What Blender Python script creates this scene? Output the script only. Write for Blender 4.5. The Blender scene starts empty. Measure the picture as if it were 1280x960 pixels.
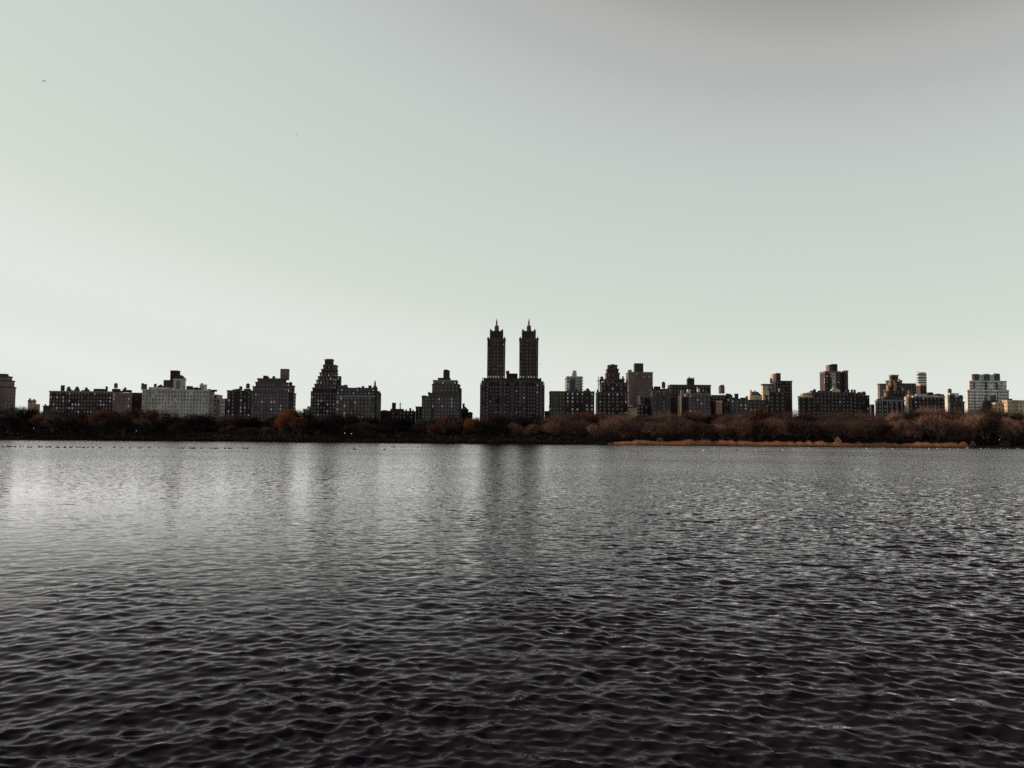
import bpy, math, random
import numpy as np
from mathutils import Vector, Matrix, Euler

R = math.radians
scene = bpy.context.scene
COL = scene.collection
random.seed(7)

# ------------------------------------------------------------------ camera
FPX = 1065.0                      # focal length in pixels of the 1280 px frame
CAMZ = 3.0
HORIZON = 549.3
cam_d = bpy.data.cameras.new('camera')
cam = bpy.data.objects.new('camera', cam_d)
COL.objects.link(cam)
cam_d.sensor_width = 36.0
cam_d.lens = FPX / 1280.0 * 36.0
cam_d.clip_start = 0.1
cam_d.clip_end = 20000.0
pitch = math.atan((HORIZON - 480.0) / FPX)
roll = R(0.50)
CROT = Matrix.Rotation(R(90) + pitch, 3, 'X') @ Matrix.Rotation(roll, 3, 'Z')
cam.matrix_world = Matrix.Translation((0, 0, CAMZ)) @ CROT.to_4x4()
scene.camera = cam
CPOS = Vector((0, 0, CAMZ))


def at(px, py, Y):
    """Where the line of sight of a photo position meets the upright plane y = Y."""
    d = CROT @ Vector(((px - 640.0) / FPX, -(py - 480.0) / FPX, -1.0))
    t = Y / d.y
    return CPOS + d * t


def px_of(p):
    q = CROT.transposed() @ (Vector(p) - CPOS)
    return 640.0 + FPX * q.x / -q.z, 480.0 - FPX * q.y / -q.z


# ------------------------------------------------------------------ materials
def new_mat(name):
    m = bpy.data.materials.new(name)
    m.use_nodes = True
    return m, m.node_tree.nodes, m.node_tree.links, m.node_tree.nodes['Principled BSDF']


def wall_mat(name, col, var=0.35, rough=0.9):
    m, N, L, P = new_mat(name)
    P.inputs['Roughness'].default_value = rough
    P.inputs['Specular IOR Level'].default_value = 0.2
    g = N.new('ShaderNodeNewGeometry')
    big = N.new('ShaderNodeTexNoise'); big.inputs['Scale'].default_value = 0.16; big.inputs['Detail'].default_value = 6
    mp = N.new('ShaderNodeMapping'); mp.inputs['Scale'].default_value = (1, 1, 0.3)
    L.new(g.outputs['Position'], mp.inputs['Vector']); L.new(mp.outputs['Vector'], big.inputs['Vector'])
    br = N.new('ShaderNodeTexBrick')
    br.inputs['Scale'].default_value = 1.0
    br.inputs['Brick Width'].default_value = 1.3
    br.inputs['Row Height'].default_value = 0.8
    br.inputs['Mortar Size'].default_value = 0.05
    br.inputs['Color1'].default_value = (1, 1, 1, 1)
    br.inputs['Color2'].default_value = (0.72, 0.72, 0.72, 1)
    br.inputs['Mortar'].default_value = (0.8, 0.8, 0.8, 1)
    sx = N.new('ShaderNodeSeparateXYZ'); cx = N.new('ShaderNodeCombineXYZ'); ad = N.new('ShaderNodeMath')
    L.new(g.outputs['Position'], sx.inputs[0]); L.new(sx.outputs['X'], ad.inputs[0]); L.new(sx.outputs['Y'], ad.inputs[1])
    L.new(ad.outputs[0], cx.inputs['X']); L.new(sx.outputs['Z'], cx.inputs['Y']); L.new(cx.outputs[0], br.inputs['Vector'])
    ramp = N.new('ShaderNodeMapRange')
    ramp.inputs['From Min'].default_value = 0.3; ramp.inputs['From Max'].default_value = 0.7
    ramp.inputs['To Min'].default_value = 1 - var; ramp.inputs['To Max'].default_value = 1 + var
    L.new(big.outputs['Fac'], ramp.inputs['Value'])
    mx = N.new('ShaderNodeMix'); mx.data_type = 'RGBA'; mx.blend_type = 'MULTIPLY'; mx.inputs['Factor'].default_value = 1
    mx.inputs[6].default_value = (*col, 1); L.new(br.outputs['Color'], mx.inputs[7])
    vm = N.new('ShaderNodeVectorMath'); vm.operation = 'SCALE'
    L.new(mx.outputs[2], vm.inputs[0]); L.new(ramp.outputs['Result'], vm.inputs['Scale'])
    L.new(vm.outputs[0], P.inputs['Base Color'])
    return m


def flat_mat(name, col, rough=0.7, spec=0.3, metal=0.0, var=0.25, scale=0.8):
    m, N, L, P = new_mat(name)
    P.inputs['Roughness'].default_value = rough
    P.inputs['Specular IOR Level'].default_value = spec
    P.inputs['Metallic'].default_value = metal
    g = N.new('ShaderNodeNewGeometry')
    n = N.new('ShaderNodeTexNoise'); n.inputs['Scale'].default_value = scale; n.inputs['Detail'].default_value = 4
    L.new(g.outputs['Position'], n.inputs['Vector'])
    r = N.new('ShaderNodeMapRange'); r.inputs['From Min'].default_value = 0.3; r.inputs['From Max'].default_value = 0.7
    r.inputs['To Min'].default_value = 1 - var; r.inputs['To Max'].default_value = 1 + var
    L.new(n.outputs['Fac'], r.inputs['Value'])
    vm = N.new('ShaderNodeVectorMath'); vm.operation = 'SCALE'; vm.inputs[0].default_value = col
    L.new(r.outputs['Result'], vm.inputs['Scale']); L.new(vm.outputs[0], P.inputs['Base Color'])
    return m


def twig_mat(name, col, col2, trans=0.0):
    """bark and dry leaves: colour drifts from branch to branch and from tree to tree"""
    m, N, L, P = new_mat(name)
    P.inputs['Roughness'].default_value = 0.85
    P.inputs['Specular IOR Level'].default_value = 0.15
    g = N.new('ShaderNodeNewGeometry'); oi = N.new('ShaderNodeObjectInfo')
    n = N.new('ShaderNodeTexNoise'); n.inputs['Scale'].default_value = 0.5; n.inputs['Detail'].default_value = 3
    L.new(g.outputs['Position'], n.inputs['Vector'])
    a = N.new('ShaderNodeMath'); a.operation = 'MULTIPLY_ADD'; a.inputs[1].default_value = 1.1; a.inputs[2].default_value = -0.58
    L.new(oi.outputs['Random'], a.inputs[0])
    b = N.new('ShaderNodeMath'); b.operation = 'ADD'; b.use_clamp = True
    L.new(n.outputs['Fac'], b.inputs[0]); L.new(a.outputs[0], b.inputs[1])
    mx = N.new('ShaderNodeMix'); mx.data_type = 'RGBA'
    mx.inputs[6].default_value = (*col, 1); mx.inputs[7].default_value = (*col2, 1)
    L.new(b.outputs[0], mx.inputs['Factor'])
    L.new(mx.outputs[2], P.inputs['Base Color'])
    if trans:
        t = N.new('ShaderNodeBsdfTranslucent'); ms = N.new('ShaderNodeMixShader'); ms.inputs[0].default_value = trans
        L.new(mx.outputs[2], t.inputs['Color'])
        L.new(P.outputs[0], ms.inputs[1]); L.new(t.outputs[0], ms.inputs[2])
        L.new(ms.outputs[0], N['Material Output'].inputs['Surface'])
    return m


M = {
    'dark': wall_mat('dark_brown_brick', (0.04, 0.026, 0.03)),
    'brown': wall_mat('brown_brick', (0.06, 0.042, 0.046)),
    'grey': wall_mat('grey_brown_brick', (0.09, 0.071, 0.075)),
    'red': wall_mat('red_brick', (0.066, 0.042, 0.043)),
    'pink': wall_mat('pinkish_brick', (0.185, 0.122, 0.122)),
    'stone': wall_mat('pale_limestone', (0.46, 0.42, 0.39)),
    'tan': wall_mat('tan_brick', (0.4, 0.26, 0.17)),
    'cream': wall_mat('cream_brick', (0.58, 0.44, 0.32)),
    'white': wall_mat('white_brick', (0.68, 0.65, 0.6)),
    'roof': flat_mat('dark_roof', (0.022, 0.018, 0.022), 0.7),
    'slate': flat_mat('grey_slate', (0.036, 0.034, 0.04), 0.6),
    'copper': flat_mat('weathered_metal', (0.052, 0.05, 0.045), 0.6),
    'wood': flat_mat('tank_wood', (0.09, 0.065, 0.05), 0.9),
    'iron': flat_mat('dark_iron', (0.03, 0.03, 0.03), 0.5),
    'trim': flat_mat('stone_trim', (0.19, 0.17, 0.16), 0.8),
    'trimdark': flat_mat('dark_stone_trim', (0.07, 0.058, 0.058), 0.8),
    'glass': flat_mat('dark_window_glass', (0.018, 0.018, 0.022), 0.08, 0.6, 0.0, 0.2),
    'blind': flat_mat('window_with_grey_blind', (0.098, 0.090, 0.098), 0.3, 0.6, 0.0, 0.3),
    'bright': flat_mat('window_with_white_blind', (0.62, 0.60, 0.61), 0.3, 0.6, 0.0, 0.1),
    'blue': flat_mat('dark_blue_panel', (0.035, 0.04, 0.075), 0.4),
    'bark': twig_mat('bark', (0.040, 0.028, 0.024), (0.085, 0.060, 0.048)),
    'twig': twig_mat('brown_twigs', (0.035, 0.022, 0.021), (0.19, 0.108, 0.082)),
    'twigshade': twig_mat('shaded_twigs', (0.008, 0.005, 0.006), (0.022, 0.012, 0.012)),  # brown twigs darkened to carry the shade of the backlit wood
    'rust': twig_mat('russet_leaves', (0.030, 0.014, 0.012), (0.08, 0.030, 0.020), 0.22),
    'orange': twig_mat('orange_leaves', (0.085, 0.028, 0.014), (0.18, 0.055, 0.022), 0.28),
    'reed': twig_mat('dry_reeds', (0.44, 0.23, 0.135), (0.88, 0.60, 0.41), 0.45),
    'tanbush': twig_mat('pale_dry_brush', (0.20, 0.13, 0.08), (0.34, 0.22, 0.13), 0.25),
    'globe': flat_mat('white_lamp_globe', (0.9, 0.9, 0.9), 0.3),
    'birdw': flat_mat('white_feathers', (0.82, 0.82, 0.80), 0.8),
    'birdd': flat_mat('dark_feathers', (0.04, 0.035, 0.035), 0.8),
    'birdg': flat_mat('grey_feathers', (0.20, 0.20, 0.20), 0.8),
}


# ------------------------------------------------------------------ mesh builder
class MB:
    def __init__(s):
        s.v = []; s.f = []; s.m = []

    def quad(s, pts, mi=0):
        b = len(s.v); s.v += [tuple(p) for p in pts]; s.f.append(tuple(range(b, b + len(pts)))); s.m.append(mi)

    def box(s, x0, x1, y0, y1, z0, z1, mi=0):
        b = len(s.v)
        s.v += [(x0, y0, z0), (x1, y0, z0), (x1, y1, z0), (x0, y1, z0), (x0, y0, z1), (x1, y0, z1), (x1, y1, z1), (x0, y1, z1)]
        for f in ((0, 3, 2, 1), (4, 5, 6, 7), (0, 1, 5, 4), (1, 2, 6, 5), (2, 3, 7, 6), (3, 0, 4, 7)):
            s.f.append(tuple(b + i for i in f)); s.m.append(mi)

    def frustum(s, c, z0, z1, r0, r1, n=10, mi=0, sx=1.0, sy=1.0, rot=0.0):
        b = len(s.v)
        for z, r in ((z0, r0), (z1, r1)):
            for i in range(n):
                a = rot + 2 * math.pi * i / n
                s.v.append((c[0] + r * sx * math.cos(a), c[1] + r * sy * math.sin(a), z))
        for i in range(n):
            j = (i + 1) % n
            s.f.append((b + i, b + j, b + n + j, b + n + i)); s.m.append(mi)
        s.f.append(tuple(b + i for i in range(n - 1, -1, -1))); s.m.append(mi)
        s.f.append(tuple(b + n + i for i in range(n))); s.m.append(mi)

    def hip(s, x0, x1, y0, y1, z0, z1, k=0.3, mi=0):
        b = len(s.v)
        dx = (x1 - x0) * k; dy = (y1 - y0) * k
        s.v += [(x0, y0, z0), (x1, y0, z0), (x1, y1, z0), (x0, y1, z0),
                (x0 + dx, y0 + dy, z1), (x1 - dx, y0 + dy, z1), (x1 - dx, y1 - dy, z1), (x0 + dx, y1 - dy, z1)]
        for f in ((0, 3, 2, 1), (4, 5, 6, 7), (0, 1, 5, 4), (1, 2, 6, 5), (2, 3, 7, 6), (3, 0, 4, 7)):
            s.f.append(tuple(b + i for i in f)); s.m.append(mi)

    def limb(s, p, q, r0, r1, n=5, mi=0):
        p = Vector(p); q = Vector(q); d = (q - p)
        if d.length < 1e-6: return
        d.normalize()
        u = d.orthogonal().normalized(); w = d.cross(u)
        b = len(s.v)
        for c, r in ((p, r0), (q, r1)):
            for i in range(n):
                a = 2 * math.pi * i / n
                s.v.append(tuple(c + u * (r * math.cos(a)) + w * (r * math.sin(a))))
        for i in range(n):
            j = (i + 1) % n
            s.f.append((b + i, b + j, b + n + j, b + n + i)); s.m.append(mi)

    def mesh(s, name, mats, off=(0, 0, 0), smooth=False):
        me = bpy.data.meshes.new(name)
        o = off
        me.from_pydata([(a - o[0], b - o[1], c - o[2]) for a, b, c in s.v], [], s.f)
        for m in mats: me.materials.append(m)
        me.polygons.foreach_set('material_index', s.m)
        if smooth: me.polygons.foreach_set('use_smooth', [True] * len(s.f))
        me.update()
        return me


def link(name, data, parent=None):
    o = bpy.data.objects.new(name, data)
    COL.objects.link(o)
    if parent is not None: o.parent = parent
    return o


def tag(o, label=None, cat=None, group=None, kind=None):
    if label: o['label'] = label
    if cat: o['category'] = cat
    if group: o['group'] = group
    if kind: o['kind'] = kind
    return o


# ------------------------------------------------------------------ sun, sky, world
SUN_AZ, SUN_EL = 72.0, 19.0       # degrees left of the view, degrees up
sdir = Vector((-math.sin(R(SUN_AZ)) * math.cos(R(SUN_EL)), math.cos(R(SUN_AZ)) * math.cos(R(SUN_EL)), math.sin(R(SUN_EL))))
sun_d = bpy.data.lights.new('sun', 'SUN'); sun_d.energy = 5.0; sun_d.angle = R(0.5); sun_d.color = (1.0, 0.78, 0.58)
sun = bpy.data.objects.new('sun', sun_d); COL.objects.link(sun)
sun.rotation_euler = sdir.to_track_quat('Z', 'Y').to_euler()
sun.location = sdir * 900

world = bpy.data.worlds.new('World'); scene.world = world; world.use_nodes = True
WN, WL = world.node_tree.nodes, world.node_tree.links
bg = WN['Background']
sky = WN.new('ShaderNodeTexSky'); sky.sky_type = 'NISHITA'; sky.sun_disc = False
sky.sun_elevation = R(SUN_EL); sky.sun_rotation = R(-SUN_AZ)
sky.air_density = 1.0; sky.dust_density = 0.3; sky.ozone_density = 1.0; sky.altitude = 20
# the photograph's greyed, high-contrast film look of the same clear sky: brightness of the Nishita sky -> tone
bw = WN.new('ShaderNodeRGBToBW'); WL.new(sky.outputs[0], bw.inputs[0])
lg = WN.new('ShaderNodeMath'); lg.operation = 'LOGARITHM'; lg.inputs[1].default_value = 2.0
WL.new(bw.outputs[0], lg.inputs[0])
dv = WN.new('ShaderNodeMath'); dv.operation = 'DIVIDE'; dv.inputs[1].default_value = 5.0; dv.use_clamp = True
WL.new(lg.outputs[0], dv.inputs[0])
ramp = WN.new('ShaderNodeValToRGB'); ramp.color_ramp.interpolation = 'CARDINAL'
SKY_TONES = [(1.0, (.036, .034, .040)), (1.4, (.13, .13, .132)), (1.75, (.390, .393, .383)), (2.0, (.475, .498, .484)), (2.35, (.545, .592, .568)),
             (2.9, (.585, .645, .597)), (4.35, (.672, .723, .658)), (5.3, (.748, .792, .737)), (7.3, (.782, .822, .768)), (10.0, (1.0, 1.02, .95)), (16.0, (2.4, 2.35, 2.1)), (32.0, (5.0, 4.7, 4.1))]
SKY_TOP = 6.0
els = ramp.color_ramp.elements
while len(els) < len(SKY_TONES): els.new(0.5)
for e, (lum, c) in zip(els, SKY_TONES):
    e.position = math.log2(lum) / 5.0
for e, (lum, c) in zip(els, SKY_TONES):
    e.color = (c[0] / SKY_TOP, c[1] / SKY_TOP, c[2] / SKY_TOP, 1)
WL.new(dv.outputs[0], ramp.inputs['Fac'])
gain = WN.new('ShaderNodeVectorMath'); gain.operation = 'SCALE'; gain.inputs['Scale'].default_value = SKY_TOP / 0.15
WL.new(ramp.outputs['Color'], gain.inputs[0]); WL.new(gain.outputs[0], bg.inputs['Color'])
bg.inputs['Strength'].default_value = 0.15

scene.cycles.use_denoising = False
scene.view_settings.view_transform = 'Standard'
scene.view_settings.look = 'None'
scene.view_settings.gamma = 1.0
scene.view_settings.exposure = 0.0
scene.view_settings.use_curve_mapping = False

#@@WATER
# ------------------------------------------------------------------ water
SHORE = 560.0


def build_water():
    rng = np.random.default_rng(23)
    k0 = 0.0025
    rings = [2.2]
    while rings[-1] < 1500:
        rings.append(rings[-1] * (1 + k0 * (1 if rings[-1] < 250 else 2.5)))
    r = np.array(rings)
    a_in = np.arange(-0.70, 0.7001, 0.0033)
    a_out = np.linspace(0.72, 1.45, 45)
    ang = np.concatenate([-a_out[::-1], a_in, a_out])
    RR, AA = np.meshgrid(r, ang, indexing='ij')
    X = RR * np.sin(AA); Y = RR * np.cos(AA)
    dr = RR * 0.0030
    nW = 130
    lam = np.exp(rng.uniform(math.log(0.055), math.log(1.7), nW))
    wgt = np.exp(-(np.log(lam / 0.195)) ** 2 / (2 * 0.60 ** 2)) + 0.07
    var = wgt / wgt.sum() * 0.060
    th = rng.normal(0.08, 0.92, nW)
    ph = rng.uniform(0, 2 * math.pi, nW)
    Z = np.zeros_like(X); DX = np.zeros_like(X); DY = np.zeros_like(X); miss = np.zeros_like(X)
    for i in range(nW):
        k = 2 * math.pi / lam[i]
        amp = math.sqrt(2 * var[i]) / k
        w = np.clip((lam[i] / dr - 2.5) / 3.0, 0, 1)
        miss += var[i] * (1 - w * w)
        rows = np.where(w.max(axis=1) > 0)[0]
        if len(rows) == 0: continue
        e = rows[-1] + 1
        dx, dy = math.sin(th[i]), -math.cos(th[i])
        p = k * (X[:e] * dx + Y[:e] * dy) + ph[i]
        c = np.cos(p) * amp * w[:e]; s = np.sin(p) * amp * w[:e] * 0.92
        Z[:e] += c; DX[:e] -= dx * s; DY[:e] -= dy * s
    # the right of the reservoir lies open to the breeze, the left is sheltered and smoother
    q = np.clip((X / (Y + 18.0) + 0.47) / 1.0, 0, 1); q = (q * q * (3 - 2 * q)) ** 1.35
    far_ = np.clip((Y - 6.0) / 18.0, 0, 1) ** 0.8; far_ = far_ * far_ * (3 - 2 * far_); near = (1 - far_) * (0.94 + 0.22 * q) + far_ * (0.13 + 0.98 * q)
    gust = np.zeros_like(X)
    for i in range(9):                                 # gusts: patches of steeper and flatter chop a few metres across
        L_ = rng.uniform(1.6, 9); a_ = rng.uniform(0, 6.28)
        gust += np.sin(2 * math.pi / L_ * (X * math.cos(a_) + Y * math.sin(a_)) + rng.uniform(0, 6.28))
    near *= np.clip(1.0 + (0.075 + 0.14 * far_ * (1 - q)) * gust, 0.4, 2.3)
    Z *= near; DX *= near; DY *= near
    X = X + DX; Y = Y + DY - 0.9 * Z                  # crests lean with the wind, toward the near shore
    shelter = 0.10 + 1.3 * q; shelter = np.maximum(shelter, 0.14 + 0.44 * np.clip((Y - 45.0) / 90.0, 0, 1))
    lee = np.clip((SHORE - 2 - Y) / 22.0, 0.55, 1.0)     # calm strip under the far trees
    rip = np.sqrt(miss) * shelter * lee
    nr, na = X.shape
    co = np.stack([X, Y, Z], -1).reshape(-1, 3).astype(np.float32)
    idx = np.arange(nr * na).reshape(nr, na)
    f = np.stack([idx[:-1, :-1], idx[:-1, 1:], idx[1:, 1:], idx[1:, :-1]], -1).reshape(-1, 4)
    me = bpy.data.meshes.new('water')
    me.vertices.add(len(co)); me.vertices.foreach_set('co', co.ravel())
    me.loops.add(f.size); me.loops.foreach_set('vertex_index', f.ravel().astype(np.int32))
    me.polygons.add(len(f)); me.polygons.foreach_set('loop_start', np.arange(0, f.size, 4, dtype=np.int32))
    me.polygons.foreach_set('use_smooth', np.ones(len(f), dtype=bool))
    me.update(calc_edges=True)
    at_ = me.attributes.new('ripple', 'FLOAT', 'POINT')
    at_.data.foreach_set('value', rip.ravel().astype(np.float32))
    at2 = me.attributes.new('breeze', 'FLOAT', 'POINT')
    at2.data.foreach_set('value', (shelter * lee).ravel().astype(np.float32))
    m, N, L, P = new_mat('reservoir_water')
    N.remove(P)
    body = N.new('ShaderNodeBsdfDiffuse'); body.inputs['Color'].default_value = (0.0125, 0.0100, 0.0155, 1)
    mir = N.new('ShaderNodeBsdfGlossy'); mir.inputs['Color'].default_value = (0.99, 0.93, 0.955, 1); mir.inputs['Roughness'].default_value = 0.035
    fre = N.new('ShaderNodeFresnel'); fre.inputs['IOR'].default_value = 1.333
    mixs = N.new('ShaderNodeMixShader')
    pw = N.new('ShaderNodeMath'); pw.operation = 'POWER'; pw.inputs[1].default_value = 2.5; L.new(fre.outputs[0], pw.inputs[0])
    gn = N.new('ShaderNodeMath'); gn.operation = 'MULTIPLY'; gn.use_clamp = True; gn.inputs[1].default_value = 2.6; L.new(pw.outputs[0], gn.inputs[0]); L.new(gn.outputs[0], mixs.inputs[0]); L.new(body.outputs[0], mixs.inputs[1]); L.new(mir.outputs[0], mixs.inputs[2])
    L.new(mixs.outputs[0], N['Material Output'].inputs['Surface'])
    g = N.new('ShaderNodeNewGeometry')
    att = N.new('ShaderNodeAttribute'); att.attribute_name = 'ripple'
    mp = N.new('ShaderNodeMapping'); mp.inputs['Scale'].default_value = (3.2, 6.0, 1)
    L.new(g.outputs['Position'], mp.inputs['Vector'])
    nz = N.new('ShaderNodeTexNoise'); nz.inputs['Scale'].default_value = 1.0; nz.inputs['Detail'].default_value = 3; nz.inputs['Roughness'].default_value = 0.55
    L.new(mp.outputs['Vector'], nz.inputs['Vector'])
    sub = N.new('ShaderNodeVectorMath'); sub.operation = 'SUBTRACT'; sub.inputs[1].default_value = (0.5, 0.5, 0.5)
    L.new(nz.outputs['Color'], sub.inputs[0])
    # gusts: patches tens of metres across where the surface is rougher or smoother
    gp = N.new('ShaderNodeMapping'); gp.inputs['Scale'].default_value = (0.012, 0.022, 1)
    L.new(g.outputs['Position'], gp.inputs['Vector'])
    gz = N.new('ShaderNodeTexNoise'); gz.inputs['Scale'].default_value = 1.0; gz.inputs['Detail'].default_value = 3
    L.new(gp.outputs['Vector'], gz.inputs['Vector'])
    gr = N.new('ShaderNodeMapRange'); gr.inputs['From Min'].default_value = 0.3; gr.inputs['From Max'].default_value = 0.7
    gr.inputs['To Min'].default_value = 3.2; gr.inputs['To Max'].default_value = 6.4
    L.new(gz.outputs['Fac'], gr.inputs['Value'])
    mu = N.new('ShaderNodeMath'); mu.operation = 'MULTIPLY'
    L.new(att.outputs['Fac'], mu.inputs[0]); L.new(gr.outputs['Result'], mu.inputs[1])
    sc = N.new('ShaderNodeVectorMath'); sc.operation = 'SCALE'
    L.new(sub.outputs[0], sc.inputs[0]); L.new(mu.outputs[0], sc.inputs['Scale'])
    fl = N.new('ShaderNodeVectorMath'); fl.operation = 'MULTIPLY'; fl.inputs[1].default_value = (0.75, 1.0, 0.0)
    L.new(sc.outputs[0], fl.inputs[0])
    # the breeze blows toward the near shore: the steeper wave faces lean that way
    ln = N.new('ShaderNodeVectorMath'); ln.operation = 'SCALE'; ln.inputs[0].default_value = (0.0, -0.26, 0.0)
    L.new(att.outputs['Fac'], ln.inputs['Scale'])
    ad0 = N.new('ShaderNodeVectorMath'); ad0.operation = 'ADD'; L.new(fl.outputs[0], ad0.inputs[0]); L.new(ln.outputs[0], ad0.inputs[1])
    # capillary ripples a few centimetres long
    mp2 = N.new('ShaderNodeMapping'); mp2.inputs['Scale'].default_value = (7.0, 13.0, 1)
    L.new(g.outputs['Position'], mp2.inputs['Vector'])
    nz2 = N.new('ShaderNodeTexNoise'); nz2.inputs['Scale'].default_value = 1.0; nz2.inputs['Detail'].default_value = 2
    L.new(mp2.outputs['Vector'], nz2.inputs['Vector'])
    sb2 = N.new('ShaderNodeVectorMath'); sb2.operation = 'MULTIPLY_ADD'; sb2.inputs[1].default_value = (0.26, 0.38, 0.0); sb2.inputs[2].default_value = (-0.13, -0.19, 0.0)
    L.new(nz2.outputs['Color'], sb2.inputs[0])
    bz = N.new('ShaderNodeAttribute'); bz.attribute_name = 'breeze'
    sb3 = N.new('ShaderNodeVectorMath'); sb3.operation = 'SCALE'; L.new(sb2.outputs[0], sb3.inputs[0]); L.new(bz.outputs['Fac'], sb3.inputs['Scale'])
    ad1 = N.new('ShaderNodeVectorMath'); ad1.operation = 'ADD'; L.new(ad0.outputs[0], ad1.inputs[0]); L.new(sb3.outputs[0], ad1.inputs[1])
    ad = N.new('ShaderNodeVectorMath'); ad.operation = 'ADD'
    L.new(g.outputs['Normal'], ad.inputs[0]); L.new(ad1.outputs[0], ad.inputs[1])
    nm = N.new('ShaderNodeVectorMath'); nm.operation = 'NORMALIZE'
    L.new(ad.outputs[0], nm.inputs[0]); L.new(nm.outputs[0], mir.inputs['Normal']); L.new(nm.outputs[0], fre.inputs['Normal'])
    me.materials.append(m)
    o = link('water', me)
    tag(o, kind='structure')


build_water()

# ------------------------------------------------------------------ ground: lake bed, bank and city ground in one sheet
def ground_z(y):
    if y < SHORE - 6: return -3.0
    if y < SHORE: return -3.0 + 3.05 * (y - SHORE + 6) / 6.0
    if y < SHORE + 3: return 0.05 + 1.35 * (y - SHORE) / 3.0
    if y < SHORE + 20: return 1.4 + 0.6 * (y - SHORE - 3) / 17.0
    return 2.0


def build_ground():
    ys = [-60, 300, 540, SHORE - 6, SHORE - 3, SHORE, SHORE + 1, SHORE + 2, SHORE + 3, SHORE + 8, SHORE + 20, 640, 720, 1000, 2000, 9000]
    xs = [-9000, -2000, -900] + [x for x in range(-700, 701, 10)] + [900, 2000, 9000]
    rng = random.Random(3)
    v = []
    for y in ys:
        for x in xs:
            j = 0.0
            if SHORE - 4 < y < SHORE + 25 and abs(x) < 800: j = rng.uniform(-0.12, 0.12)
            v.append((x, y + (rng.uniform(-0.5, 0.5) if SHORE - 4 < y < SHORE + 5 else 0), ground_z(y) + j))
    n = len(xs)
    f = [(j * n + i, j * n + i + 1, (j + 1) * n + i + 1, (j + 1) * n + i) for j in range(len(ys) - 1) for i in range(n - 1)]
    me = bpy.data.meshes.new('ground'); me.from_pydata(v, [], f); me.update()
    me.materials.append(flat_mat('leaf_litter_ground', (0.020, 0.013, 0.012), 0.95, 0.1, 0, 0.5, 0.25))
    tag(link('ground', me), kind='structure')


build_ground()
#@@CITY
# ------------------------------------------------------------------ buildings
WIN_MAX = 100
BUILDINGS = []                     # (x0, x1 in photo pixels, short phrase) for naming the trees in front


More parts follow.
